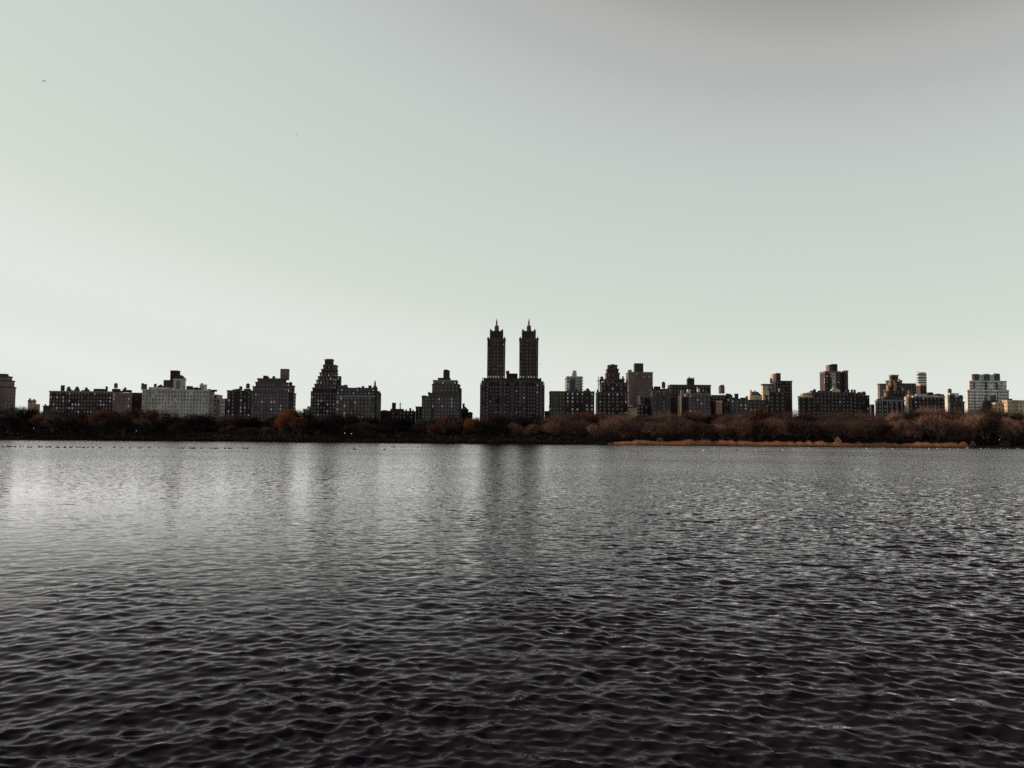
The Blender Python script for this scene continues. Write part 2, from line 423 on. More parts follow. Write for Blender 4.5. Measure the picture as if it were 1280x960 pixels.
class Building:
    def __init__(s, name, label, cat, x0, x1, D, short=None, seed=1, glass=(7, 3, .5)):
        cx = at((x0 + x1) / 2, 515, D).x
        s.root = link(name, None)
        s.root.empty_display_size = 4
        s.loc = Vector((cx, D, 2.0)); s.root.location = s.loc
        tag(s.root, label, cat)
        s.D = D; s.rng = random.Random(seed); s.glass = glass
        s.cells = []; s.nblk = 0
        if short: BUILDINGS.append((x0, x1, short))

    def part(s, name, mb, mats, parent=None, smooth=False):
        o = link(name, mb.mesh(name, mats if isinstance(mats, list) else [mats], s.loc, smooth), parent or s.root)
        return o

    def X(s, px, py=500, y=None):
        return at(px, py, y or s.D).x

    def Z(s, py, px, y=None):
        return at(px, py, y or s.D).z

    def block(s, x0, x1, yt, mat, yb=None, dep=18.0, dy=0.0, side=None, win=(3.0, 3.3, 1.25, 1.8), cornice='trimdark',
              name='wall', rows=None, pilaster=None, bands=0, sidewin=True, cols=None, glass=None, flush=False):
        """One volume: front corners at photo positions x0 and x1, roof at yt, foot on the ground or on yb."""
        s.nblk += 1
        y0 = s.D + dy + 0.013 * s.nblk
        xm = (x0 + x1) / 2
        if not side and not flush and abs(xm - 640) > 90 and x1 - x0 > 4:
            edge = abs((x1 if xm < 640 else x0) - 640)
            sp = min(edge * dep / (s.D + dep), (4.5 if xm < 640 else 3.2) if x1 - x0 > 12 else 1.6)
            if xm < 640: x1 -= sp
            else: x0 += sp
            dep = max(4.0, s.D * (edge / (edge - sp) - 1))
        xl, xr = s.X(x0, yt, y0), s.X(x1, yt, y0)
        zt = s.Z(yt, xm, y0)
        zb = 2.0 - 0.5 if yb is None else s.Z(yb, xm, y0) - 0.3
        if side:                                     # depth read from how wide the receding side shows
            if xm < 640: dep = max(4.0, s.D * ((x1 - 640) / (x1 + side - 640) - 1))
            else: dep = max(4.0, s.D * ((x0 - 640) / (x0 - side - 640) - 1))
        mb = MB(); mb.box(xl, xr, y0, y0 + dep, zb, zt, 0)
        if pilaster:
            n = max(2, int((xr - xl) / pilaster))
            for i in range(n + 1):
                c = xl + (xr - xl) * i / n
                c = min(max(c, xl + 0.35), xr - 0.35)
                mb.box(c - 0.33, c + 0.33, y0 - 0.35, y0 - 0.002, max(zb, 2), zt - 0.9, 0)
        for k in range(bands):
            zz = zt - 3.3 * (k * 3 + 1) - 0.45
            if zz > zb + 3: mb.box(xl - 0.12, xr + 0.12, y0 - 0.14, y0 + dep + 0.12, zz, zz + 0.35, 0)
        w = s.part(name, mb, mat)
        if cornice and xr - xl > 4 and zt - zb > 3:
            c = MB(); c.box(xl - 0.4, xr + 0.4, y0 - 0.42, y0 + dep + 0.4, zt - 0.75, zt + 0.12, 0)
            c.box(xl - 0.2, xr + 0.2, y0 - 0.22, y0 + dep + 0.2, zt - 1.25, zt - 0.752, 0)
            s.part('cornice', c, M[cornice] if isinstance(cornice, str) else cornice, w)
        if win:
            bay, st, ww, wh = win
            z = zt - 1.5 - wh; k = 0
            n = max(1, int((xr - xl - 1.0) / bay)); gap = (xr - xl) / n
            nd = max(0, int((dep - 1.0) / bay)); gd = dep / max(1, nd)
            sgn = 1 if xm < 640 else -1
            while z > max(zb + 0.4, 13.0) and (rows is None or k < rows):
                for i in range(n):
                    if s.rng.random() < 0.11: continue
                    if cols and cols[i % len(cols)] == '0': continue
                    s.cells.append((xl + gap * (i + 0.5), y0, z, 0, ww, wh, glass))
                if sidewin:
                    for i in range(nd):
                        s.cells.append(((xr if sgn > 0 else xl), y0 + gd * (i + 0.5), z, sgn, ww, wh, glass))
                z -= st; k += 1
        return dict(xl=xl, xr=xr, y0=y0, y1=y0 + dep, zt=zt, zb=zb, obj=w)

    def windows(s):
        """every window its own part, the topmost rows first; past a hundred the rest are one part"""
        protos = {}
        rest = MB()
        cells = sorted(s.cells, key=lambda c: (-round(c[2], 0), c[3] != 0))
        for i, (x, y, z, sd, ww, wh, gl) in enumerate(cells):
            kind = s.rng.choices((0, 1, 2), gl or s.glass)[0]
            if i < WIN_MAX:
                key = (kind, ww, wh)
                if key not in protos:
                    mb = MB()
                    mb.box(-ww / 2, ww / 2, -0.03, 0.05, 0, wh, 0)                      # pane
                    mb.box(-ww / 2 - 0.1, ww / 2 + 0.1, -0.12, 0.04, -0.16, -0.002, 1)    # sill
                    mb.box(-ww / 2, ww / 2, -0.07, -0.032, wh * 0.48, wh * 0.54, 1)         # meeting rail
                    mb.box(-ww / 2 - 0.08, -ww / 2 - 0.002, -0.09, 0.04, 0, wh, 1)
                    mb.box(ww / 2 + 0.002, ww / 2 + 0.08, -0.09, 0.04, 0, wh, 1)
                    protos[key] = mb.mesh('window', [(M['glass'], M['blind'], M['bright'])[kind], M['trimdark']])
                o = link('window', protos[key], s.root)
                o.location = Vector((x, y, z)) - s.loc
                if sd: o.rotation_euler = (0, 0, R(90) * sd)
            else:
                if sd == 0: rest.box(x - ww / 2, x + ww / 2, y - 0.03, y + 0.05, z, z + wh, kind)
                elif sd > 0: rest.box(x - 0.05, x + 0.03, y - ww / 2, y + ww / 2, z, z + wh, kind)
                else: rest.box(x - 0.03, x + 0.05, y - ww / 2, y + ww / 2, z, z + wh, kind)
        if rest.v:
            o = s.part('window', rest, [M['glass'], M['blind'], M['bright']])
            o['kind'] = 'stuff'

    # --- things that stand fixed on the roof
    def tank(s, px, yt, yb, w=5.0, dy=8.0, mat='wood'):
        y = s.D + dy
        x = s.X(px, yt, y); zt = s.Z(yt, px, y); zb = s.Z(yb, px, y) - 0.5
        r = w / 2 * y / FPX
        h = zt - zb
        mb = MB(); mb.frustum((x, y), zb + h * 0.22, zt - h * 0.18, r, r * 0.97, 12, 0)
        for k in range(4): mb.frustum((x, y), zb + h * (0.28 + 0.13 * k), zb + h * (0.295 + 0.13 * k), r * 1.03, r * 1.03, 12, 0)
        t = s.part('water_tank', mb, M[mat])
        c = MB(); c.frustum((x, y), zt - h * 0.18 + 0.005, zt, r * 1.12, r * 0.1, 12, 0); s.part('tank_roof', c, M['roof'], t)
        for a in range(4):
            l = MB()
            ax, ay = x + r * 0.7 * math.cos(a * R(90) + 0.6), y + r * 0.7 * math.sin(a * R(90) + 0.6)
            l.box(ax - 0.15, ax + 0.15, ay - 0.15, ay + 0.15, zb, zb + h * 0.22 - 0.005, 0)
            s.part('leg', l, M['iron'], t)

    def chimney(s, x0, x1, yt, yb, mat='brown', dy=9.0, dep=None):
        y = s.D + dy
        xl, xr = s.X(x0, yt, y), s.X(x1, yt, y)
        zt, zb = s.Z(yt, (x0 + x1) / 2, y), s.Z(yb, (x0 + x1) / 2, y) - 0.6
        d = dep or (xr - xl)
        mb = MB(); mb.box(xl, xr, y, y + d, zb, zt - 0.3, 0); mb.box(xl - 0.15, xr + 0.15, y - 0.15, y + d + 0.15, zt - 0.298, zt, 0)
        s.part('chimney', mb, M[mat])

    def penthouse(s, x0, x1, yt, yb, mat='brown', dy=6.0, dep=8.0, win=None, cornice=None):
        return s.block(x0, x1, yt, M[mat], yb, dep, dy, None, win, cornice, 'penthouse', sidewin=False)

    def mast(s, px, yt, yb, dy=9.0, r=0.16):
        y = s.D + dy; x = s.X(px, yt, y)
        zt, zb = s.Z(yt, px, y), s.Z(yb, px, y) - 0.6
        mb = MB(); mb.frustum((x, y), zb, zt, r * 1.5, r, 6)
        mb.box(x - r * 5, x + r * 5, y - r * 0.5, y + r * 0.5, zb + (zt - zb) * 0.7, zb + (zt - zb) * 0.74)
        s.part('antenna', mb, M['iron'])

    def hiproof(s, x0, x1, yt, yb, mat='roof', dy=2.0, dep=9.0, k=0.35):
        y = s.D + dy
        xl, xr = s.X(x0, yt, y), s.X(x1, yt, y)
        mb = MB(); mb.hip(xl, xr, y, y + dep, s.Z(yb, (x0 + x1) / 2, y) + 0.13, s.Z(yt, (x0 + x1) / 2, y), k)
        return s.part('roof', mb, M[mat])

    def clutter(s, x0, x1, yb, n, seed):
        """stair bulkheads, vents and lift housings"""
        rg = random.Random(seed)
        for i in range(n):
            c = x0 + (x1 - x0) * (i + rg.uniform(0.2, 0.8)) / n
            w = rg.uniform(1.2, 4.0); h = rg.uniform(1.2, 3.6)
            s.penthouse(c - w / 2, c + w / 2, yb - h, yb, rg.choice(('dark', 'brown', 'roof', 'dark')), rg.uniform(3, 9), rg.uniform(2, 5))


W0 = (2.9, 3.25, 1.25, 1.8)

# --- 1 far left tower with stepped round top
b = Building('apartment_tower', 'pinkish brown brick tower with a stepped rounded top, at the skyline\'s leftmost end', 'building', -28, 20, 790, 'pinkish tower at far left', 1, (6, 4, 0))
b.block(-28, 10.5, 483, M['pink'], side=9.5, win=W0, pilaster=5)
b.block(-27, 10, 475, M['pink'], 483, win=W0, dy=1, side=8.5)
b.block(-24, 9, 470, M['pink'], 475, dy=2, side=6.5, win=W0)
b.block(-18, 6, 467, M['red'], 470, dy=4, side=5, win=None)
b.windows()
# --- 2 little house
b = Building('small_house', 'tiny cream house with chimneys peeping over the trees beside the pinkish stepped tower', 'house', 35, 49, 850, None, 2)
b.block(35, 44, 500.5, M['cream'], dep=12, win=W0, rows=2)
b.block(44, 49, 505, M['tan'], dep=10, win=W0, rows=1)
b.chimney(36, 38, 498, 500.5, 'tan', 2); b.chimney(41, 43, 498.8, 500.5, 'cream', 2)
b.windows()
b = Building('small_house', 'low brown house just left of the long dark block, barely over the trees', 'house', 54, 62, 845, None, 3)
b.block(54, 62, 507, M['brown'], dep=12, win=W0, rows=1); b.chimney(56, 57.2, 505, 507, 'brown', 2)
b.windows()
# --- 3 long dark block
b = Building('apartment_block', 'long dark brick block with several small water tanks along its flat roof', 'building', 62, 165, 780, 'long dark flat-roofed block', 4, (8, 2, 1.6))
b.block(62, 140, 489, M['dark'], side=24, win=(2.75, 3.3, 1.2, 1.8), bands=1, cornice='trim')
b.block(140.5, 163.5, 491, M['pink'], 530, dep=3, dy=-0.7, flush=True, win=W0, cornice='trim')
b.chimney(76, 79.4, 481.5, 489, 'dark'); b.clutter(83, 98, 489, 5, 5); b.tank(86, 483, 489, 4); b.tank(96.5, 483, 489, 4)
b.clutter(103, 110, 489, 3, 8); b.tank(108, 484, 489, 3.4); b.penthouse(117, 133, 486, 489, 'dark'); b.chimney(132, 134, 483, 489, 'dark')
b.tank(145, 478.5, 486, 4.4); b.penthouse(140, 150, 486, 489.5, 'dark'); b.tank(156.5, 484, 490, 3.4); b.clutter(149, 162, 490, 4, 9)
b.windows()
b = Building('brick_house', 'narrow dark red building squeezed between the long dark block and the pale limestone block', 'building', 164, 178, 800, None, 5)
b.block(164, 178.5, 491, M['red'], dep=14, flush=True, win=W0)
b.windows()
# --- 4 pale limestone block with pavilion
b = Building('limestone_block', 'pale grey limestone block with a dark arched roof pavilion and a brick shaft on top', 'building', 178, 275, 770, 'pale limestone block', 6, (12, 1, 0.3))
b.block(178, 261, 487, M['stone'], side=6, win=(2.7, 3.3, 1.15, 1.75), bands=2, cornice='stone')
b.block(261.2, 268, 489.5, M['stone'], dep=18, dy=6, win=W0, cornice='stone')
b.block(268.2, 271, 493, M['stone'], dep=16, dy=12, win=W0, cornice='stone')
b.block(271.2, 275, 498, M['stone'], dep=14, dy=16, win=W0, cornice='stone')
b.chimney(177.5, 182, 480, 487, 'grey', 2); b.tank(178.5, 478.5, 487, 3.6, 3)
b.block(186, 216, 484, M['stone'], 487, 10, 4, win=(2.7, 3.3, 1.1, 1.3), cornice='stone', rows=1, sidewin=False)
b.tank(194.2, 479.5, 484, 3.6); b.clutter(197, 204, 484, 2, 3); b.tank(201, 480.5, 484, 3.4)
b.penthouse(204.5, 217, 475, 485, 'red', 8, 9, (2.6, 3, 1.2, 1.4)); b.chimney(213, 222, 463, 476, 'dark', 14)
p = b.block(217, 228.6, 473.5, M['stone'], 486.5, 10, 2.5, 3.8, None, 'stone', 'pavilion')
b.hiproof(216.3, 229.0, 468.6, 473.5, 'roof', 2.1, 8.2, 0.30)
mb = MB(); ax = (b.X(220.2, 480, p['y0']) + b.X(225.2, 480, p['y0'])) / 2; aw = 2.0; zb_, zs_ = b.Z(486.3, 222, p['y0']), b.Z(478.5, 222, p['y0'])
pts = [(ax - aw, p['y0'] - 0.06, zb_), (ax + aw, p['y0'] - 0.06, zb_)] + [(ax + aw * math.cos(t), p['y0'] - 0.06, zs_ + aw * math.sin(t)) for t in [math.pi * i / 10 for i in range(11)]]
mb.quad(pts); n_ = len(pts); mb.quad([(x, p['y0'] - 0.003, z) for x, y, z in pts][::-1])
for i in range(n_): j = (i + 1) % n_; mb.quad([pts[i], (pts[i][0], p['y0'] - 0.003, pts[i][2]), (pts[j][0], p['y0'] - 0.003, pts[j][2]), pts[j]])
b.part('arched_opening', mb, M['glass'], p['obj'])
b.penthouse(233, 241, 482.5, 487, 'grey', 7); b.penthouse(249.5, 258.5, 480.5, 487, 'stone', 7, 6, (2.6, 3, 1, 1.4)); b.chimney(251, 253, 479, 480.5, 'grey', 8); b.clutter(239, 250, 487, 3, 6)
b.clutter(260, 270, 489, 3, 14)
b.windows()
b = Building('brick_house', 'low dark building in the gap right of the pale limestone block', 'building', 275.5, 283, 830, None, 7)
b.block(275.5, 283, 499.5, M['dark'], dep=14, flush=True, win=W0); b.hiproof(275.8, 282.8, 497.8, 499.5, 'roof', 0.5, 12, 0.3)
b.windows()
# --- 5 dark with bright window rows
b = Building('apartment_block', 'narrow dark brick block with rows of white windows under a round water tank', 'building', 284, 314, 770, 'narrow white-windowed block', 8, (4, 2, 4))
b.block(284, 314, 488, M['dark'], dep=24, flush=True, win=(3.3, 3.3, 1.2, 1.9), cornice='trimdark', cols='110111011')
b.tank(301, 482.6, 488, 4.2, 9, 'copper'); b.tank(310, 479, 486.5, 4.8); b.penthouse(305, 314, 486, 488, 'dark'); b.clutter(290, 300, 488, 3, 2)
b.windows()
# --- 6 large grey-brown
b = Building('apartment_block', 'broad grey-brown block with roof setbacks and a tall pinkish brick shaft on top', 'building', 314, 372, 765, 'broad pink-shafted block', 9, (8, 2.6, 0.8))
b.block(314, 361, 490, M['grey'], side=9, win=(2.7, 3.3, 1.2, 1.75), bands=1)
b.block(316, 361, 483, M['grey'], 490, 24, 1.5, win=(2.7, 3.3, 1.3, 1.8))
b.block(319.5, 361, 477.5, M['grey'], 483, 22, 3, win=(2.7, 3.3, 1.3, 1.8))
b.block(322, 358, 473, M['grey'], 477.5, 18, 4.5, win=(3.4, 3.3, 1.6, 1.8))
b.block(361.3, 368.5, 482, M['grey'], dep=20, dy=6, win=W0); b.block(361.4, 365.5, 477.5, M['red'], 482, 16, 8, win=W0)
b.chimney(329, 333.5, 469.5, 473, 'dark'); b.chimney(334, 336, 470.8, 473, 'dark'); b.tank(342.3, 470, 473.5, 4, 9, 'iron'); b.chimney(350.5, 359.8, 461, 474, 'pink', 10, 6)
b.windows()
# --- 7 stepped ziggurat
b = Building('stepped_tower', 'dark stepped tower climbing like a staircase from left to right to a square top', 'building', 388, 427, 770, 'stair-stepped dark tower', 10, (7, 2.4, 1.6))
wz = (2.6, 3.15, 1.2, 1.7)
st = [(388.5, 489), (390.7, 484.6), (393.2, 480), (395.5, 475), (397.6, 470.3), (399.7, 465.6), (401.8, 461.4)]
b.block(388.5, 419.3, 489, M['dark'], dep=30, flush=True, win=wz, cornice=None)
for i in range(1, 7):
    b.block(st[i][0], 422.3 if i > 4 else 420, st[i][1], M['dark'], st[i - 1][1], 28 - 2.4 * i, 1.3 * i, win=wz, cornice='trimdark')
b.block(404, 422.3, 456, M['dark'], 461.4, 12, 9, win=wz)
b.block(406, 417.2, 449.3, M['brown'], 456, 9, 10, win=(2.6, 3.15, 1.0, 1.4)); b.penthouse(407.6, 417, 448.6, 449.5, 'dark', 11, 7)
b.block(420.2, 427, 470, M['brown'], dep=18, dy=10, win=wz)
b.block(379, 388.3, 511, M['brown'], dep=20, win=W0, cornice='stone'); b.penthouse(384, 388, 507.8, 511, 'stone', 3, 6)
b.windows()
# --- 8 mansard block with turret
b = Building('mansard_block', 'grey block with a dark mansard roof full of dormers and a pointed corner turret', 'building', 420, 475, 755, 'mansard-roofed block', 11, (5, 3.4, 1.6))
w8 = b.block(419.8, 468.5, 494.5, M['grey'], dep=22, flush=True, win=(3.0, 3.3, 1.35, 2.1), cornice='trim', bands=2)
y8 = w8['y0']
zr0, zr1 = w8['zt'] + 0.125, b.Z(484.5, 445)
rf = MB(); xl, xr = w8['xl'], w8['xr']
rf.hip(xl + 0.3, xr - 0.2, y8 + 0.3, y8 + 20, zr0, zr1, 0.05)
roof8 = b.part('roof', rf, M['slate'])
dm = MB()
for row, (pz, off) in enumerate(((492.8, 0.5), (488.8, 1.1))):
    n = 10
    for i in range(n):
        cx = xl + (xr - xl) * (i + 0.5) / n; z = b.Z(pz, 445)
        dm = MB(); dm.box(cx - 0.8, cx + 0.8, y8 + off - 0.35, y8 + off + 2.2, z, z + 1.9, 0)
        dm.box(cx - 0.5, cx + 0.5, y8 + off - 0.40, y8 + off - 0.352, z + 0.25, z + 1.5, 1)
        dm.hip(cx - 0.95, cx + 0.95, y8 + off - 0.45, y8 + off + 2.2, z + 1.902, z + 2.5, 0.35, 2)
        b.part('dormer', dm, [M['grey'], M['bright'] if (i * 3 + row) % 4 == 0 else M['blind'], M['slate']], roof8)
b.penthouse(422.5, 435, 481.5, 485, 'trimdark', 5, 10); b.penthouse(430, 434.5, 480.8, 481.6, 'trim', 6, 6); b.chimney(452, 455, 482.6, 485, 'dark', 3); b.chimney(447, 450, 484, 485, 'dark', 3); b.chimney(460.5, 464, 481.8, 485, 'dark', 5)
tx, ty = b.X(471.5), y8 + 4.2; r_ = b.X(475.5) - tx
tw = MB(); tw.frustum((tx, ty), 1.5, b.Z(494, 471), r_, r_, 14); t8 = b.part('corner_turret', tw, M['grey'])
tc = MB(); tc.frustum((tx, ty), b.Z(494, 471) + 0.01, b.Z(491.5, 471), r_ * 1.08, r_ * 1.02, 14); tc.frustum((tx, ty), b.Z(491.5, 471) + 0.01, b.Z(488.4, 471), r_ * 0.95, r_ * 0.45, 14); b.part('turret_roof', tc, M['slate'], t8)
sx_ = b.X(467.2); sp = MB(); rr = b.X(470.6) - sx_
sp.frustum((sx_, ty + 1), b.Z(490, 467), b.Z(485, 467), rr, rr, 8); sp.frustum((sx_, ty + 1), b.Z(485, 467) + 0.01, b.Z(481.5, 467), rr * 1.15, rr * 0.4, 8)
sp.frustum((sx_, ty + 1), b.Z(481.5, 467) + 0.01, b.Z(478.5, 467), rr * 0.4, rr * 0.32, 8); sp.frustum((sx_, ty + 1), b.Z(478.5, 467) + 0.01, b.Z(474.5, 467), rr * 0.42, 0.05, 8)
b.part('spire', sp, M['slate'], t8)
b.windows()
# --- 9 low dark row
b = Building('low_block', 'low dark building with a square roof stack and a thin mast beside it', 'building', 476, 520, 790, 'low building with a mast', 12, (10, 1, 1))
b.block(475.8, 519.5, 513.6, M['dark'], dep=20, win=(3.2, 3.3, 1.2, 1.6), cornice='trimdark')
b.penthouse(488, 505, 511, 513.6, 'dark', 4, 10); b.chimney(490, 494.4, 503.3, 511, 'brown', 6); b.mast(500.4, 503, 511, 6, 0.35); b.clutter(506, 519, 513.6, 3, 4); b.penthouse(478, 484, 512.6, 513.8, 'dark', 3)
b.windows()
b = Building('brick_house', 'narrow dark plain block touching the flank of the grey block with a single roof stack', 'building', 519.6, 527.5, 800, None, 13)
b.block(519.7, 527.5, 508.2, M['dark'], dep=16, flush=True, win=W0)
b.windows()
# --- 10 grey setback block
b = Building('apartment_block', 'grey-brown block stepping in towards a single square roof stack, beside the twin towers', 'building', 527, 576, 768, 'single-stack grey block', 14, (8, 2.4, 1.0))
wt = (2.75, 3.25, 1.25, 1.75)
b.block(527.3, 574.5, 495.5, M['grey'], dep=26, win=wt)
b.block(535.2, 574.5, 491.2, M['grey'], 495.5, 24, 1.2, win=wt)
b.block(540.2, 573.6, 480, M['grey'], 491.2, 20, 2.4, win=(3.3, 3.25, 1.6, 1.8))
b.block(541.5, 571, 475.2, M['grey'], 480, 16, 4, win=(3.3, 3.25, 1.5, 1.6), cornice='trim')
b.block(547.3, 562.5, 472.2, M['brown'], 475.2, 10, 6, win=None)
b.chimney(554.2, 561.8, 462.8, 472.2, 'brown', 7, 5); b.chimney(555.5, 559.5, 461.9, 463, 'dark', 7.5, 4)
b.block(574.7, 576, 485, M['grey'], dep=16, dy=4, win=None); b.penthouse(527.5, 534, 494.3, 495.6, 'dark', 3); b.penthouse(535.4, 537, 490, 491.3, 'dark', 3)
b.windows()
# --- 11 small gabled
b = Building('small_house', 'small dark gabled house with a chimney between the grey stepped block and the twin towers', 'house', 577, 590, 820, None, 15)
b.block(576.6, 584.5, 511.5, M['dark'], dep=14, win=W0, rows=2); b.hiproof(576.6, 584.5, 508, 511.5, 'roof', 0.2, 13.6, 0.4); b.chimney(578.2, 580.8, 504.3, 510, 'dark', 5); b.block(584.7, 590, 516, M['dark'], dep=12, dy=2, win=W0, rows=1)
b.hiproof(584.7, 590, 514.6, 516, 'roof', 2.2, 11, 0.3)
b.windows()

# --- 12 twin towers
b = Building('twin_tower_block', 'tall dark apartment block crowned by two matching towers with pinnacled tops and spires', 'building', 600, 681, 760, 'twin-towered block', 16, (14, 1.0, 0.4))
wt = (2.5, 3.2, 1.05, 1.7)
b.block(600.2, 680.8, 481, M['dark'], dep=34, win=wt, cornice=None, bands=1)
for i_, (a_, c_, t_) in enumerate(((602.4, 611.5, 478.5), (614.5, 619, 486), (624, 633.5, 476), (636.5, 644.5, 479), (648, 657.5, 476), (662, 666.5, 486), (669.5, 678.6, 478.5))):
    b.block(a_, c_, t_, M['brown'], dep=1.7, dy=-1.8 + 0.05 * i_, win=wt, cornice='trimdark', pilaster=3.2, sidewin=False)
for a_, t_ in ((610, 474.5), (616, 475.5), (629, 473.5), (652, 473.5), (665, 475.5), (671, 474.5), (641, 474)): b.chimney(a_ - .7, a_ + .7, t_, 478.5, 'dark', 0.6, 1.0)
b.block(602, 679.2, 476.5, M['dark'], 481, 31, 1.2, win=wt, cornice='trimdark')
b.block(604.5, 676.8, 472.8, M['brown'], 476.5, 28, 2.4, win=wt, cornice='trimdark')
for c in (601, 603.5, 606, 675.5, 678, 680): b.chimney(c - .5, c + .5, 472 if 603 < c < 678 else 478.5, 481, 'brown', 1.8)
b.penthouse(633, 647, 466.8, 473, 'dark', 8, 12); b.penthouse(632.4, 636.8, 463.4, 467, 'trim', 16, 4)
for (x0, x1, cx) in ((609.3, 631.6, 620.6), (649.5, 672.9, 661.2)):
    t = b.block(x0, x1, 423, M['brown'], 472.8, 16, 3.6, win=(2.4, 3.2, 1.0, 1.7), cornice='trimdark', name='tower', pilaster=3.4, bands=1)
    y0 = t['y0']; xc = b.X(cx, 415, y0); zt = t['zt'] + 0.125
    tier = MB(); hw = (t['xr'] - t['xl']) / 2
    def Zt(py): return b.Z(py, cx, y0)
    w1 = hw * 0.64
    tier.box(xc - w1, xc + w1, y0 + 2.2, y0 + 13, zt, Zt(413.5), 0)
    for sx in (-1, 1):
        for yy in (y0 + 2.2, y0 + 12.2):
            tier.box(xc + sx * w1 - 0.9, xc + sx * w1 + 0.9, yy - 0.5, yy + 1.3, zt, Zt(412.3), 0)
            tier.frustum((xc + sx * w1, yy + 0.4), Zt(412.3) + 0.005, Zt(410.3), 0.75, 0.12, 6, 0)
        for yy in (y0 + 0.4, y0 + 14.6):
            tier.frustum((xc + sx * hw * 0.93, yy), zt, Zt(420.6), 0.8, 0.15, 6, 0)
    for i in range(-2, 3): tier.box(xc + i * w1 * 0.36 - 0.4, xc + i * w1 * 0.36 + 0.4, y0 + 1.8, y0 + 2.198, zt, Zt(412.8), 0)
    b.part('crown', tier, M['brown'], t['obj'])
    ln = MB()
    ln.frustum((xc, y0 + 7.6), Zt(413.5) + 0.005, Zt(409.8), 2.3, 2.1, 8); ln.frustum((xc, y0 + 7.6), Zt(409.8) + 0.005, Zt(405.8), 2.0, 1.9, 8)
    for i in range(4):
        a = R(45) + i * R(90); ln.frustum((xc + 2.1 * math.cos(a), y0 + 7.6 + 2.1 * math.sin(a)), Zt(409.8) + 0.003, Zt(407.2), 0.35, 0.08, 5)
    b.part('lantern', ln, M['copper'], t['obj'])
    sp = MB(); sp.frustum((xc, y0 + 7.6), Zt(405.8) + 0.005, Zt(403.6), 1.1, 0.55, 8); sp.frustum((xc, y0 + 7.6), Zt(403.6) + 0.005, Zt(400.4), 0.8, 0.75, 8); sp.frustum((xc, y0 + 7.6), Zt(400.4) + 0.005, Zt(396.4), 0.6, 0.10, 8)
    b.part('spire', sp, M['copper'], t['obj'])
    # row of bright windows along the foot of each tower
    for i in range(7):
        b.cells.append((t['xl'] + (t['xr'] - t['xl']) * (i + 0.5) / 7, y0 - 0.36, b.Z(472.2, cx, y0), 0, 1.1, 1.5, (1, 2, 3)))
b.windows()
b = Building('low_block', 'low dark building in the gap between the twin towers and the ribbed flat-roofed block', 'building', 682, 688, 800, None, 17)
b.block(681.5, 687.5, 514, M['dark'], dep=14, win=W0); b.chimney(686.2, 687.4, 506.5, 514, 'dark', 2)
b.windows()

# --- 13/14
b = Building('balcony_tower', 'slim pale tower with balconies showing behind the flat-roofed dark block', 'building', 707, 729, 930, None, 18, (3, 2, 0.5))
b.block(708.5, 728, 470.5, M['stone'], dep=18, win=(3.2, 3.3, 2.2, 1.6), bands=8, cornice='stone', side=2.2)
b.block(712.8, 719, 474, M['blue'], 490, 1.2, -1.3, win=None, cornice=None, name='dark_panel', sidewin=False)
b.penthouse(715.2, 721, 466.5, 470.5, 'stone', 4); b.penthouse(716, 720.5, 463.2, 466.5, 'stone', 5, 5)
for i in range(6):
    mb = MB(); z = b.Z(473 + i * 3.6, 724); mb.box(b.X(726), b.X(729), b.D - 1.2, b.D - 0.02, z, z + 1.0); b.part('balcony', mb, M['stone'])
b.windows()
b = Building('apartment_block', 'flat-roofed dark block, one third ribbed and blank, the rest neat rows of white windows', 'building', 688, 744, 762, 'neat white-windowed block', 19, (1, 1.6, 3))
b.block(688.2, 706.5, 489, M['grey'], dep=24, win=(2.2, 3.3, 0.9, 1.9), pilaster=2.2, cornice='trimdark', glass=(6, 1, 0))
b.block(706.7, 743, 489.2, M['dark'], dep=24, flush=True, win=(4.1, 3.45, 1.3, 1.7), cornice='trimdark')
b.tank(734.5, 485.3, 489.5, 4.4); b.penthouse(729, 738, 488, 489.5, 'dark'); b.clutter(716, 730, 489.2, 2, 5)
b.windows()
# --- 15
b = Building('brick_tower', 'dark red-brown tower with broken setbacks narrowing to a blunt crown', 'building', 745, 785, 775, 'red-brown setback tower', 20, (8, 3, 1))
wt = (3.3, 3.3, 1.5, 1.7)
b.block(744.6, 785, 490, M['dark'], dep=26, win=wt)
b.block(749.6, 784.6, 478, M['dark'], 490, 22, 1.4, win=wt)
b.block(754.2, 780.5, 473.5, M['dark'], 478, 18, 2.8, win=wt)
b.block(756.6, 774.5, 466, M['red'], 473.5, 14, 4, win=wt)
b.block(757.6, 773.2, 461, M['red'], 466, 12, 5, win=None)
b.block(759.3, 771.6, 456.2, M['red'], 461, 10, 6, win=(2.8, 3, 1.0, 1.6)); b.penthouse(763, 768.5, 455.2, 456.4, 'dark', 8)
for x_, y_ in ((750.5, 474), (783.6, 474.5), (747, 487), (778.8, 470.5)): b.chimney(x_ - 1, x_ + 1, y_, y_ + 5, 'dark', 4)
b.tank(752.3, 470.2, 478, 4.4, 6); b.mast(748, 470.5, 490, 5, .3)
b.windows()
# --- 16
b = Building('slab_tower', 'plain grey-brown slab tower with a small-windowed grid and one square block on its roof', 'building', 783, 817, 960, None, 21, (9, 2, .5))
b.block(782.6, 816, 465, M['pink'], dep=20, win=(2.6, 3.0, 1.1, 1.5), cornice='trim')
b.penthouse(792, 804.2, 454, 465, 'brown', 4, 10); b.penthouse(784.5, 789.8, 462.2, 465, 'trim', 4, 6)
b.windows()
